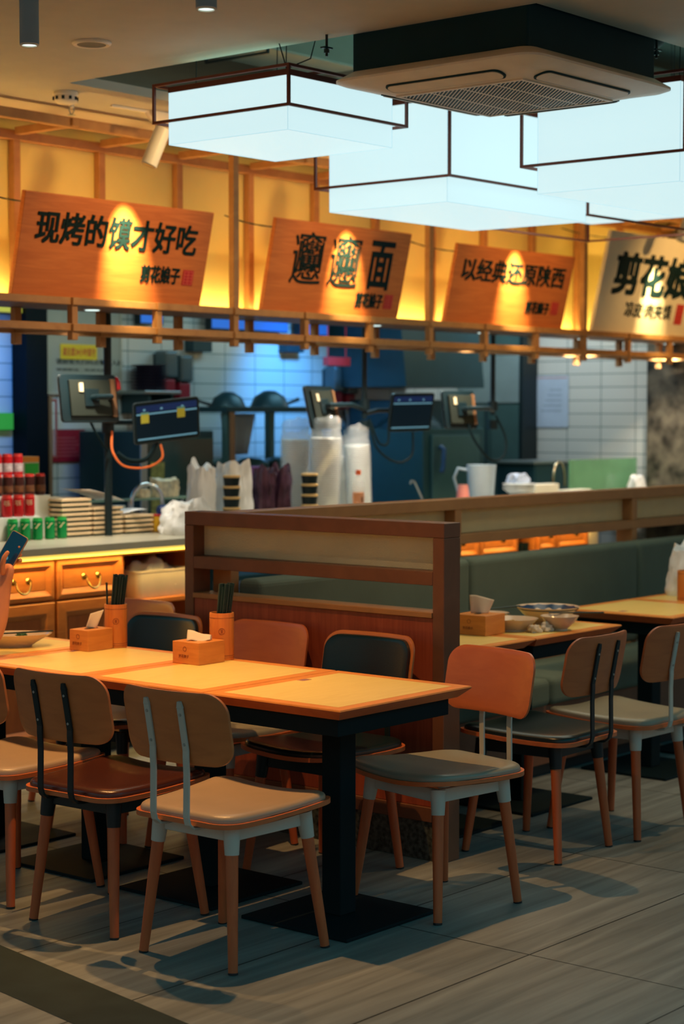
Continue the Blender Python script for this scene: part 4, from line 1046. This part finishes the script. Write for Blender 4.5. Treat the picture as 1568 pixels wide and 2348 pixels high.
t = thing('steel_container', 'steel pan tray with pink reflections below the stacked bowls', 'container', (10.22, 7.03, CZ+.0005))
MB().box((-.19, -.09, 0), (.19, .09, .072)).build('pan', M_steel, t, bevel=.006); MB().box((-.20, -.10, .0721), (.20, .10, .082)).build('rim', M_white, t, bevel=.003)
for k in range(3):
    b = thing('white_bowl', ['lowest', 'middle', 'topmost'][k]+' white bowl in the stack right of the jug', 'bowl', (10.24, 7.03, CZ+.0835+.016*k), group='stacked white bowls')
    MB().lathe([(.06, 0), (.115, .045), (.112, .045), (.058, .004), (0, .004)], n=32).build('bowl_body', M_white, b, smooth=True)
bag(10.24, 7.04, CZ+.165, (.085, .06, .06), 71, 'crumpled bluish white bag on the stacked bowls', .5, 1.7, .7, mat('bluish_plastic', (.55, .65, .85), .4))
t = thing('paper_carton', 'long cream carton right of the stacked bowls', 'carton', (10.60, 7.10, CZ+.0005)); MB().box((-.15, -.05, 0), (.15, .05, .145)).build('box', mat('cream_card', (.72, .68, .55), .6), t, bevel=.004)
t = thing('paper_carton', 'second cream carton nearest the green glass screen', 'carton', (10.82, 6.97, CZ+.0005)); MB().box((-.15, -.045, 0), (.15, .045, .105)).build('box', MATS['cream_card'], t, bevel=.004)
faucet(11.22, 7.36, CZ+.001, .11, .16, 'brass toned gooseneck faucet near the right tiled wall', mat('warm_steel', (.45, .38, .25), .25, 1.0), .2)
t = thing('steel_basin', 'dark steel basin behind the stacked bowls', 'basin', (11.36, 7.64, 0)); MB().box((-.24, -.14, 0), (.28, .2, 1.29)).build('basin_body', M_dsteel, t, bevel=.01); MB().box((-.28, -.16, 1.2901), (.30, .22, 1.31)).build('basin_rim', M_steel, t, bevel=.004)
t = thing('glass_screen', 'low green tinted glass screen in front of the right tiled wall', 'screen', (0, 7.15, CZ+.0005)); MB().box((11.03, -.006, 0), (11.93, .006, .30)).build('glass_pane', mat('green_glass', (.25, .55, .33), .12, trans=.55), t)
bag(11.78, 7.05, CZ+.0005, (.085, .07, .17), 81, 'white bag standing beside the granite pillar', .35, 1.7, .55)

# ================================================================== ORDER SCREENS ON POLES
def pole(x, zb, label):
    t = thing('monitor_pole', label, 'pole', (x, 7.0, zb), group='monitor poles')
    MB().cone((0, 0, 0), (0, 0, 2.775-zb), .020 if zb < 1.1 else .016, .020 if zb < 1.1 else .016, 20).build('tube', M_blk, t, smooth=True)
    for z in ((1.70-zb), (1.58-zb)): MB().cone((0, 0, z-.03), (0, 0, z+.03), .032, .032, 20).build('clamp', M_blk, t, smooth=True)
    return t
def monitor(px, z, c, yaw, w_, h, label, roll=0.0, notes=(), back=False, pitch=0.0):
    # c: centre offset from the pole; yaw: facing direction of the screen
    t = thing('tablet_monitor', label, 'monitor', (px+c[0], 7.0+c[1], z), group='order screens'); t.rotation_euler = (pitch, roll, yaw)
    MB().prism([(a, b) for a, b in rrect(w_/2, h/2, .018, 5)], -.012, .006).build('housing', M_blk, t, bevel=.002)
    hs = t.children[0]; hs.rotation_euler = (PI/2, 0, 0)
    MB().prism([(a, b) for a, b in rrect(w_/2+.0012, h/2+.0012, .019, 5)], .001, .004).build('silver_edge', M_steel, t); t.children[-1].rotation_euler = (PI/2, 0, 0)
    sc = MB().box((-w_/2+.014, -.0068, -h/2+.016), (w_/2-.014, -.0061, h/2-.014)).build('screen', M_scr, t)
    MB().box((-w_/2+.016, -.0074, h/2-.052), (w_/2-.016, -.0069, h/2-.018)).build('menu_bar', mat('screen_navy', (.0, .0, .0), .3, emit=(.005, .016, .06), estr=1.0), sc)
    b = MB().box((-w_/2+.016, -.0074, h/2-.066), (w_/2-.016, -.0069, h/2-.058)).box((-w_/2+.02, -.0074, -h/2+.020), (w_/2-.02, -.0069, -h/2+.028))
    for fx in (-.36, -.1, .22): b.box((w_*fx, -.0079, h/2-.045), (w_*fx+.014, -.0075, h/2-.035))
    b.build('status_lines', M_scrl, sc)
    for (nx, nz) in notes:
        n_ = MB().box((nx-.024, -.0088, nz-.026), (nx+.024, -.0080, nz+.020)).build('sticky_note', mat('yellow_note', (.55, .55, .06), .7), t)
        MB().box((nx-.024, -.0088, nz+.0201), (nx+.024, -.0080, nz+.030)).build('note_edge', mat('cyan_note', (.15, .45, .45), .7), n_)
    MB().box((-w_*.36, .0125, -h*.38), (w_*.36, .026, h*.38)).build('back_plate', mat('grey_green_plastic', (.022, .028, .022), .6, spec=.2), t, bevel=.003)
    MB().box((-w_*.44, .0125, -h*.40), (-w_*.37, .030, h*.40)).build('side_strip', mat('tan_strip', (.20, .095, .04), .5), t, bevel=.002)
    MB().box((-.045, .0262, -.045), (.045, .036, .045)).build('mount_plate', M_blk, t, bevel=.004)
    # arm back to the pole in local axes
    inv = t.matrix_basis.inverted(); e = inv @ Vector((px, 7.0, z-.01))
    mid = Vector((e.x*.55, max(.07, e.y*.6+.05), 0))
    MB().tube([(0, .036, 0), (0, .06, 0), tuple(mid), tuple(e)], .014, 10).build('mount_arm', M_blk, t, smooth=True)
    MB().box((.05, .027, .03), (.075, .034, .075)).build('port_label', M_pale, t)
    return t
pole(6.504, CZ+.0005, 'thick black pole standing on the counter carrying the two left screens')
pole(8.57, 1.62, 'black pole hanging from above with two screens in the middle')
pole(9.888, 1.645, 'black pole hanging from above with one screen at the right')
monitor(6.504, 1.615, (.30, -.12), -.22, .40, .215, 'black tablet screen with two yellow notes, facing the diners', roll=-.10, pitch=.10, notes=((-.135, .025), (.085, .035)))
monitor(6.504, 1.725, (-.17, -.04), 3.08, .36, .24, 'tablet seen from behind left of the thick black pole', pitch=.14)
monitor(8.57, 1.66, (.39, -.05), -.18, .345, .235, 'tablet with a blue menu bar right of the middle pole', roll=-.02, pitch=.2)
monitor(8.57, 1.685, (-.42, -.02), 3.28, .30, .25, 'narrow seen tablet turned away left of the middle pole', pitch=.24)
monitor(9.888, 1.675, (-.40, -.02), 3.08, .31, .24, 'tablet turned away left of the right pole', pitch=.15)
def cable(pts, r, m, label, cat='cable'):
    P = [Vector(p) for p in pts]; out = []
    for i in range(len(P)-1):
        p0, p1, p2, p3 = P[max(i-1, 0)], P[i], P[i+1], P[min(i+2, len(P)-1)]
        for k in range(8):
            u = k/8; out.append(.5*((2*p1)+(p2-p0)*u+(2*p0-5*p1+4*p2-p3)*u*u+(3*p1-p0-3*p2+p3)*u**3))
    out.append(P[-1]); b = out[0].copy()
    o = MB().tube([tuple(p-b) for p in out], r, 8).build('cable', m, None, loc=b, smooth=True); tag(o, label, cat); return o
M_orc = mat('orange_cable', (.75, .16, .03), .4)
cable([(6.50, 6.965, 1.56), (6.47, 6.93, 1.46), (6.52, 6.90, 1.385), (6.66, 6.88, 1.375), (6.76, 6.87, 1.42), (6.78, 6.90, 1.49)], .006, M_orc, 'orange cable looping below the screen with the yellow notes')
cable([(6.52, 6.95, 1.45), (6.58, 6.92, 1.41), (6.68, 6.90, 1.42), (6.78, 6.93, 1.50)], .012, M_blkp, 'thick black cable under the screen with the yellow notes')
cable([(8.58, 6.97, 1.62), (8.60, 6.93, 1.45), (8.75, 6.90, 1.36), (8.90, 6.90, 1.40), (8.95, 6.93, 1.54)], .007, M_blkp, 'long black cable hanging in a loop under the middle tablet')
cable([(8.58, 6.96, 1.60), (8.62, 6.93, 1.48), (8.69, 6.92, 1.47), (8.73, 6.94, 1.56)], .007, M_blkp, 'short black cable loop beside the middle pole')
cable([(9.885, 6.975, 1.64), (9.93, 6.93, 1.50), (9.87, 6.90, 1.38), (9.72, 6.90, 1.36), (9.58, 6.92, 1.48), (9.54, 6.95, 1.60)], .008, M_blkp, 'black cable looping between the right pole and its tablet')
cable([(6.34, 6.96, 1.62), (6.40, 6.95, 1.52), (6.47, 6.97, 1.46)], .006, M_blkp, 'thin black cable below the left turned tablet')
# ================================================================== KITCHEN BACK WALL
def flatsign(name, x0, x1, z0, z1, y, m, label, cat='sign', th=.006):
    t = thing(name, label, cat, (x0, y, z0)); MB().box((0, -th, 0), (x1-x0, 0, z1-z0)).build('panel', m, t, bevel=.001, seg=1); return t
nb = flatsign('notice_board', 7.51, 8.19, 1.77, 2.50, 8.695, mat('beige_board', (.34, .36, .30), .5), 'large beige notice board on the kitchen wall behind the left screens', th=.012)
MB().box((0, -.016, 0), (.68, -.0121, .015)).box((0, -.016, .015), (.015, -.0121, .73)).box((.665, -.016, .015), (.68, -.0121, .73)).build('frame', mat('pale_frame', (.42, .42, .34), .5), nb)
text('lettering', '请顾客先扫码点餐后入座', .56, .035, M_ink, nb, (.13, -.0124, .185), .02, .001, rot=(PI/2, 0, 0))
text('lettering', '谢谢配合   欢迎光临', .42, .016, M_ink, nb, (.13, -.0124, .145), .01, .001, rot=(PI/2, 0, 0))
yl = flatsign('yellow_label', 7.672, 7.976, 1.986, 2.08, 8.680, mat('yellow_label', (.75, .55, .02), .5), 'yellow label with red lettering on the notice board', th=.002)
text('lettering', '请注意24小时值守', .27, .052, M_red, yl, (.018, -.0022, .022), .02, .001, rot=(PI/2, 0, 0))
flatsign('red_notice', 7.586, 7.879, 1.352, 1.552, 8.695, mat('crimson_sheet', (.28, .008, .025), .5), 'dark red notice sheet on the tiled wall below the notice board')
rn = bpy.data.objects['red_notice']; mb = MB()
for k in range(6): mb.box((.04, -.0072, .035+.022*k), (.25-.02*(k % 3), -.0062, .043+.022*k))
mb.build('printed_lines', mat('faded_pink', (.40, .07, .08), .6), rn)
t = thing('red_frame_poster', 'clear sheet with a thin red frame on the left of the tiled wall', 'poster', (7.345, 8.62, 1.382))
M_rf = mat('dull_red_frame', (.32, .07, .06), .5)
MB().box((0, -.006, 0), (.24, 0, .014)).box((0, -.006, .344), (.24, 0, .358)).box((0, -.006, .014), (.014, 0, .344)).box((.226, -.006, .014), (.24, 0, .344)).build('frame', M_rf, t)
MB().box((.014, -.004, .014), (.226, -.003, .344)).build('clear_sheet', mat('clear_sheet', (.8, .85, .82), .1, alpha=.18), t)
t = thing('glass_door_panel', 'upright glass panel with bronze edge beside the dark pillar', 'panel', (7.50, 8.60, 0)); MB().box((0, -.01, 0), (.025, .03, 1.76)).build('bronze_edge', mat('bronze_edge', (.22, .13, .06), .4), t)
t = thing('green_sign', 'small green lit sign at the far left edge of the kitchen', 'sign', (7.09, 8.68, 1.555)); MB().box((0, -.02, 0), (.19, 0, .10)).build('panel', emis('green_sign', (.02, .22, .03), 1.0), t)
# yellow and blue lit menu screens high on the back wall seen between the rails
for i, (x0, x1, z0, z1, m, lb) in enumerate(((7.12, 7.46, 2.25, 2.36, emis('yellow_screen', (.45, .45, .05), .8), 'yellow lit panel high at the left seen between the lattice rails'),
        (8.28, 8.47, 2.23, 2.33, M_scrb, 'short blue screen seen between the lattice rails'), (8.93, 9.68, 2.22, 2.34, M_scrb, 'long blue screen seen between the lattice rails'), (9.82, 10.12, 2.21, 2.34, M_scrb, 'blue screen with three white lamps seen between the lattice rails'))):
    t = thing('display_screen', lb, 'screen', (x0, 8.60, z0)); MB().box((-.01, 0, -.01), (x1-x0+.01, .05, z1-z0+.01)).build('housing', M_blk, t); MB().box((0, -.004, 0), (x1-x0, -.0005, z1-z0)).build('screen', m, t)
    if i == 3:
        for k in range(3): MB().cone((.06+.09*k, -.008, .11), (.06+.09*k, -.0045, .11), .014, .014, 14).build('white_lamp', M_dl, t)
# black wall boxes under the kitchen ceiling
for i, (px, z) in enumerate(((8.86, 2.06), (9.79, 2.08), (10.66, 2.10))):
    t = MB().box((-.09, -.08, 0), (.09, 0, .075)).build('wall_box', M_dsteel, None, loc=(px, 8.695, z), bevel=.004); tag(t, ['dark wall box above the plates', 'dark wall box above the tiled wall centre', 'dark wall box left of the steel hood'][i], 'box', 'dark wall boxes')
t = MB().box((-.12, -.05, 0), (.12, 0, .06)).box((-.10, -.03, .06), (-.095, -.02, .79)).box((.095, -.03, .06), (.10, -.02, .79)).build('red_sign_box', mat('red_plastic', (.6, .03, .03), .4), None, loc=(9.95, 8.40, 1.985), bevel=.004); tag(t, 'small red sign hanging from the lattice in front of the wall tiles', 'sign')
def dispenser(x, z, label, s=1.0):
    t = thing('wall_dispenser', label, 'dispenser', (x, 8.695, z), group='red and grey wall dispensers')
    MB().box((-.07*s, -.13, .02), (.07*s, -.012, .20)).build('grey_body', mat('smoky_plastic', (.07, .11, .12), .25), t, bevel=.02, seg=3)
    MB().box((-.06*s, -.11, -.09), (.06*s, -.012, .0195)).build('red_base', mat('dispenser_red', (.26, .012, .03), .35), t, bevel=.015, seg=3)
    MB().tube([(0, -.06, -.09), (.01, -.07, -.17), (.0, -.06, -.30)], [.018, .014, .010], 10).build('nozzle', M_steel, t, smooth=True)
    MB().box((-.05, -.012, -.05), (.05, 0, .18)).build('back_plate', M_dsteel, t)
dispenser(8.53, 1.86, 'left of the two red and grey dispensers beside the plates', .8)
dispenser(8.67, 1.835, 'right of the two red and grey dispensers beside the plates', .8)
dispenser(10.22, 1.79, 'left of the two dispensers behind the middle pole', .8)
dispenser(10.37, 1.775, 'right of the two dispensers behind the middle pole', .8)
t = thing('wall_shelf', 'steel wall shelf carrying the dark plates', 'shelf', (8.14, 8.42, 1.775)); MB().box((0, 0, 0), (.32, .27, .02)).build('shelf_plate', M_steel, t, bevel=.003)
for x in (.06, .26): MB().prism([(x-.01, .02), (x+.01, .02), (x+.01, .27), (x-.01, .27)], -.12, -.0005).build('bracket', M_dsteel, t)
pl = None
for k in range(8):
    lb = 'dark plate in the stack on the wall shelf'
    if pl is None:
        pl = thing('plate', lb, 'plate', (8.30, 8.55, 1.796), group='dark plates on the wall shelf'); MB().lathe([(.07, 0), (.115, .016), (.118, .020), (.07, .005), (0, .005)], n=28).build('plate_body', mat('plum_plate', (.045, .04, .075), .35), pl, smooth=True)
    else: dup(pl, (8.30, 8.55, 1.796+.0205*k))
t = MB().lathe([(0, -.03), (.025, -.015), (.022, .02), (.01, .045), (0, .05)], n=20).build('red_bottle_cap', mat('bright_red', (.75, .01, .02), .35), None, loc=(6.548, 6.985, 1.79), smooth=True); tag(t, 'small bright red knob on top of the thick black pole bracket', 'knob')
# rack with pans
rk = thing('steel_rack', 'dark green steel rack with pans in the kitchen', 'rack', (8.42, 7.98, 0))
for x in (0, .86):
    for y in (0, .42): MB().box((x, y, 0), (x+.05, y+.05, 1.70)).build('upright', M_gsteel, rk, bevel=.004)
for z in (.6, 1.20, 1.66): MB().box((-.02, -.02, z), (.93, .49, z+.035)).build('shelf', M_dsteel, rk, bevel=.003)
MB().box((.0, -.026, 1.30), (.045, -.0205, 1.66)).build('edge_strip', MATS['tan_strip'], rk)
def wok(x, y, z, label, rz, s=1.0):
    t = thing('wok', label, 'pan', (x, y, z), rz, 'woks on the rack')
    MB().lathe([(0, .125*s), (.05*s, .12*s), (.12*s, .075*s), (.155*s, 0), (.160*s, 0), (.125*s, .08*s), (.05*s, .128*s), (0, .133*s)], n=32).build('pan_body', M_dsteel, t, smooth=True)
    MB().tube([(.15*s, 0, .01), (.24*s, 0, .03), (.32*s, 0, .05)], [.012, .010, .014], 10).build('handle', M_blk, t, smooth=True)
wok(8.66, 8.20, 1.696, 'upturned dark wok at the left on the rack', 2.2, .72)
wok(9.0, 8.15, 1.696, 'upturned dark wok with its handle pointing right on the rack', -.1, .8)
for i, x in enumerate((8.62, 8.88, 9.14)):
    t = thing('covered_pot', ['left', 'middle', 'right'][i]+' dark covered pot on the lower rack shelf', 'pot', (x, 8.2, 1.2355), group='covered pots on the rack')
    MB().lathe([(.10, 0), (.115, .01), (.118, .09), (0, .09)], n=28).build('pot_body', M_dsteel, t, smooth=True); MB().lathe([(.119, .0905), (.11, .10), (.06, .125), (0, .13)], n=28).build('lid', M_gsteel, t, smooth=True)
    MB().box((-.03, -.121, .03), (.03, -.1185, .06)).build('paper_label', M_white, t)
for i, (x0, lb) in enumerate(((8.86, 'grey white cloth hanging from the rack at the left'),)):
    t = thing('hanging_cloth', lb, 'cloth', (x0, 8.46, 1.40)); 
    mb = MB(); n = 14; vs_ = [(.34*(i_/n)*(1-.35*j/8)+.05*j/8, .02*math.sin(i_*1.1)*(j/8), .25-.27*j/8) for j in range(9) for i_ in range(n+1)]
    mb.add(vs_, [(j*(n+1)+i_, j*(n+1)+i_+1, (j+1)*(n+1)+i_+1, (j+1)*(n+1)+i_) for j in range(8) for i_ in range(n)])
    o = mb.build('cloth', mat('pale_cloth', (.42, .52, .60), .9), t, smooth=True); o.modifiers.new('t', 'SOLIDIFY').thickness = .004
# tall oven / cooler behind the left pole
t = thing('upright_oven', 'dark glass fronted oven behind the faucet and left screens', 'oven', (7.72, 8.02, 0))
MB().box((0, 0, 0), (.62, .55, 1.545)).build('body', M_dsteel, t, bevel=.008)
MB().box((.02, -.018, .70), (.60, -.0005, 1.50)).build('glass_door', mat('oven_glass', (.01, .045, .042), .12), t, bevel=.004)
MB().box((-.03, -.03, .66), (.02, -.0185, 1.545)).build('door_edge', M_steel, t)
MB().box((.06, -.022, .86), (.17, -.0185, 1.36)).build('yellow_door_block', mat('dim_yellow_mottle', (.22, .22, .06), .6, var=.5, scale=40), t)  # flat block of mottled dull yellow on the oven door
# prep table below
t = thing('prep_table', 'steel preparation table along the back of the kitchen', 'table', (9.2, 8.0, 0)); MB().box((.2, .0, .86), (1.05, .65, .90)).build('table_top', M_steel, t, bevel=.004); MB().box((.22, .03, 0), (1.03, .63, .8595)).build('cabinet_body', M_dsteel, t)
# cooking hood and range
t = thing('extractor_hood', 'dark steel extractor hood in the kitchen corner', 'hood', (10.22, 7.97, 1.84))
MB().add([(0,0,0),(.93,0,0),(.93,.72,0),(0,.72,0),(.0,.10,.9),(.93,.10,.9),(.93,.72,.9),(0,.72,.9)], [(0,3,2,1),(4,5,6,7),(0,1,5,4),(1,2,6,5),(2,3,7,6),(3,0,4,7)]).build('hood_body', M_dsteel, t)
t = thing('cooking_range', 'dark green steel cooking range under the hood', 'range', (10.30, 7.88, 0))
MB().box((0, 0, 0), (.72, .80, 1.55)).build('range_body', mat('range_dark', (.02, .08, .09), .4, .2), t, bevel=.006)
MB().box((.08, -.022, .82), (.64, -.0005, 1.50)).build('door', M_gsteel, t, bevel=.004)
MB().tube([(.16, -.03, 1.42), (.16, -.06, 1.40), (.15, -.06, 1.28), (.13, -.06, 1.24)], .018, 10).build('blue_handle', mat('blue_handle', (.01, .06, .16), .4), t, smooth=True)
MB().lathe([(0, .20), (.02, .20), (.022, .165), (.05, .15), (.17, .09), (.23, .02), (.235, 0), (0, 0)], n=32).build('pot_lid', M_dsteel, t, smooth=True, loc=(.22, .3, 1.5505))
MB().box((.05, .05, 1.5505), (.66, .6, 1.75)).build('steamer_base', M_dsteel, t, loc=(0, .12, 0), bevel=.01)
# tall steel cabinet in the right corner
t = thing('steel_cabinet', 'tall greenish steel cabinet with double doors in the kitchen corner', 'cabinet', (11.80, 8.10, 0))
MB().box((0.02, 0, 0), (.195, .595, 2.6)).build('body', M_gsteel, t, bevel=.004)
for i, (a, b) in enumerate(((.01, .275), (.28, .585))):
    MB().box((0, a, .4), (.0195, b, 1.72)).build('lower_door', M_gsteel, t, bevel=.003)
    MB().box((0, a, 1.735), (.0195, b, 2.1)).build('upper_door', mat('pale_steel_door', (.30, .42, .44), .35, .4), t, bevel=.003)
MB().cone((-.02, .30, .75), (-.02, .30, 1.70), .010, .010, 12).build('door_handle', M_dsteel, t)
MB().box((-.01, -.03, 0), (.195, -.0005, 2.6)).build('black_edge', M_blk, t)
t = thing('paper_poster', 'bluish white printed poster taped to the right tiled wall', 'poster', (11.994, 7.785, 1.548)); 
MB().box((-.004, 0, 0), (0, .305, .395)).build('sheet', mat('bluish_paper', (.42, .52, .66), .6), t)
MB().box((-.0052, .01, .375), (-.0041, .30, .382)).box((-.0052, .29, .22), (-.0041, .297, .375)).build('red_rule', mat('faded_red', (.50, .22, .18), .6), t)
mb = MB()
for k in range(5): mb.box((-.0052, .06, .12+.04*k), (-.0041, .25-.02*k, .132+.04*k))
mb.build('printed_lines', mat('faded_blue', (.30, .38, .50), .6), t)

# ================================================================== PERSON AT THE LEFT EDGE
def skin(name, m, verts, edges, rad, parent, sub=2, root=0):
    me = bpy.data.meshes.new(name); me.from_pydata([tuple(v) for v in verts], edges, []); me.update()
    o = bpy.data.objects.new(name, me); COL.objects.link(o)
    if parent is not None: o.parent = parent
    md = o.modifiers.new('skin', 'SKIN'); md.use_smooth_shade = True; md.branch_smoothing = .6
    if not me.skin_vertices:
        me.skin_vertices.new() if hasattr(me.skin_vertices, 'new') else None
    for i, r in enumerate(rad):
        me.skin_vertices[0].data[i].radius = (r, r) if not isinstance(r, tuple) else r
        me.skin_vertices[0].data[i].use_root = (i == root)
    sd = o.modifiers.new('sub', 'SUBSURF'); sd.levels = sub; sd.render_levels = sub
    me.materials.append(m); return o
M_skin = mat('warm_skin', (.62, .26, .14), .5, var=.04, bump=.05, bscale=120)
M_shirt = mat('dark_shirt', (.04, .07, .09), .85)
M_trous = mat('dark_trousers', (.03, .035, .05), .85)
per = thing('person', 'person in a dark shirt raising a phone above the table, only the forearm in frame', 'person', (3.95, 5.60, 0))
o0 = Vector((3.95, 5.60, 0))
V = []; E_ = []; R_ = []
def pv(p, r, par=None):
    V.append(Vector(p)-o0); R_.append(r); i = len(V)-1
    if par is not None: E_.append((par, i))
    return i
pel = pv((3.95, 5.62, .53), .135); wst = pv((3.955, 5.62, .70), .125, pel); chs = pv((3.97, 5.62, .90), .14, wst); ub = pv((3.975, 5.62, 1.02), .115, chs)
nk = pv((3.985, 5.62, 1.09), .05, ub); nk2 = pv((4.0, 5.62, 1.13), .05, nk)
h1 = pv((4.02, 5.62, 1.20), .075, nk2); h2 = pv((4.02, 5.62, 1.27), .088, h1); h3 = pv((4.01, 5.62, 1.33), .07, h2)
rs1 = pv((4.0, 5.46, 1.02), .058, ub); rel = pv((4.395, 5.375, .795), .043, rs1); rfm = pv((4.415, 5.362, .87), .045, rel); rwr = pv((4.447, 5.348, 1.02), .027, rfm)
rpm = pv((4.453, 5.345, 1.055), (.040, .020), rwr); rpm2 = pv((4.460, 5.343, 1.10), (.040, .017), rpm)
ls1 = pv((3.99, 5.78, 1.02), .058, ub); lel = pv((4.17, 5.90, .82), .044, ls1); lwr = pv((4.38, 5.80, .785), .029, lel); lhd = pv((4.44, 5.77, .785), (.035, .018), lwr); lfg = pv((4.50, 5.74, .772), (.030, .012), lhd)
for s_ in (-1, 1):
    hp = pv((4.02, 5.62+s_*.10, .52), .085, pel); kn = pv((4.36, 5.62+s_*.11, .51), .062, hp); an = pv((4.34, 5.62+s_*.11, .10), .038, kn); to = pv((4.48, 5.62+s_*.12, .045), .035, an)
body = skin('body', M_skin, V, E_, R_, per, 2)
# fingers and thumb of the right hand around the phone
PH = Vector((4.470, 5.335, 1.140))
def finger(pts, rad, name='finger'):
    return skin(name, M_skin, [Vector(p)-o0 for p in pts], [(i, i+1) for i in range(len(pts)-1)], rad, body, 2)
def hp_(a, b, c): return (4.460+a, 5.343+b, 1.10+c)
for k, (s, l) in enumerate(((.030, .9), (.010, 1.0), (-.010, .96), (-.030, .78))):
    # s runs across the palm, fingers curl round the right edge of the phone
    finger([hp_(.62*s+.005, -.78*s*.4+.004, -.012), hp_(.026+.5*s*.3, .008-.3*s, .016+s*.55), hp_(.042, -.006, .030*l+s*.75), hp_(.036, -.028, .036*l+s*.75), hp_(.022, -.038, .036*l+s*.75)], [.0105, .0098, .0092, .0085, .0072], 'finger')
finger([hp_(-.022, .0, -.045), hp_(-.040, -.012, -.015), hp_(-.040, -.026, .022), hp_(-.026, -.036, .045)], [.014, .0118, .010, .008], 'thumb')
# clothes
sh = skin('shirt', M_shirt, [Vector(p)-o0 for p in ((3.95, 5.62, .55), (3.955, 5.62, .70), (3.97, 5.62, .90), (3.975, 5.62, 1.03), (4.0, 5.45, 1.025), (4.12, 5.43, .955), (3.99, 5.79, 1.025), (4.07, 5.85, .94))], [(0, 1), (1, 2), (2, 3), (3, 4), (4, 5), (3, 6), (6, 7)], [.15, .14, .152, .125, .072, .066, .072, .066], body)
tv = []; te = []; tr_ = []
tv = [(3.95, 5.62, .52)]; tr_ = [.145]
for s_ in (-1, 1):
    b_ = len(tv); tv += [(4.02, 5.62+s_*.10, .52), (4.36, 5.62+s_*.11, .515), (4.345, 5.62+s_*.11, .14)]; tr_ += [.095, .074, .055]; te += [(0, b_), (b_, b_+1), (b_+1, b_+2)]
skin('trousers', M_trous, [Vector(p)-o0 for p in tv], te, tr_, body)
blob('hair', mat('black_hair', (.012, .012, .014), .5), (.105, .10, .145), 5, body, (.055, .02, 1.235), amp=.08, freq=4, flat=False)
hd = bpy.data.objects['hair']; hd.location = (.045, .02, 1.325); hd.scale = (1, 1, .62)
for s_ in (-1, 1):
    MB().lathe([(0, -.012), (.011, -.006), (.012, 0), (.011, .006), (0, .012)], n=16).build('eye', M_white, body, loc=(.147, .02+s_*.032, 1.265), smooth=True)
    MB().lathe([(0, -.02), (.012, -.016), (.018, 0), (.012, .018), (0, .022)], n=16).build('ear', M_skin, body, loc=(.062, .02+s_*.088, 1.25), smooth=True)
MB().cone((0, 0, -.02), (-.006, 0, .025), .015, .006, 12).build('nose', M_skin, body, loc=(.162, .02, 1.235), smooth=True)
MB().box((-.004, -.022, -.004), (.004, .022, .004)).build('mouth', M_red, body, loc=(.152, .02, 1.195), bevel=.003)
# shoes
for s_ in (-1, 1): blob('shoe', M_blk, (.13, .045, .10), 40+s_, body, (.44, .02+s_*.115, 0), amp=.06)
ph = thing('smartphone', 'dark screened smartphone held up at the left edge', 'phone', tuple(PH))
MB().prism([(a, b) for a, b in rrect(.036, .073, .010, 5)], -.004, .004).build('phone_body', mat('gold_metal', (.55, .36, .22), .35, .6), ph, bevel=.001)
sc_ = MB().prism([(a, b) for a, b in rrect(.0335, .0705, .008, 5)], .0041, .0046).build('screen', mat('phone_screen', (.004, .02, .04), .12, emit=(.002, .012, .025), estr=.8), ph)
MB().prism([(.008*math.cos(2*PI*k/16)-.004, .008*math.sin(2*PI*k/16)-.03) for k in range(16)], .0047, .0049).build('screen_icon', mat('phone_icon', (.05, .2, .3), .3, emit=(.05, .18, .25), estr=.8), sc_)
# screen faces the camera side, phone leans to the right
zf = (Vector((0, 0, 1.60))-PH).normalized(); zf = (zf+Vector((-.35, .25, .15))).normalized()
up = Vector((.30, -.36, .88)); up = (up-zf*up.dot(zf)).normalized(); xx = up.cross(zf)
ph.rotation_euler = Matrix((xx, up, zf)).transposed().to_euler()
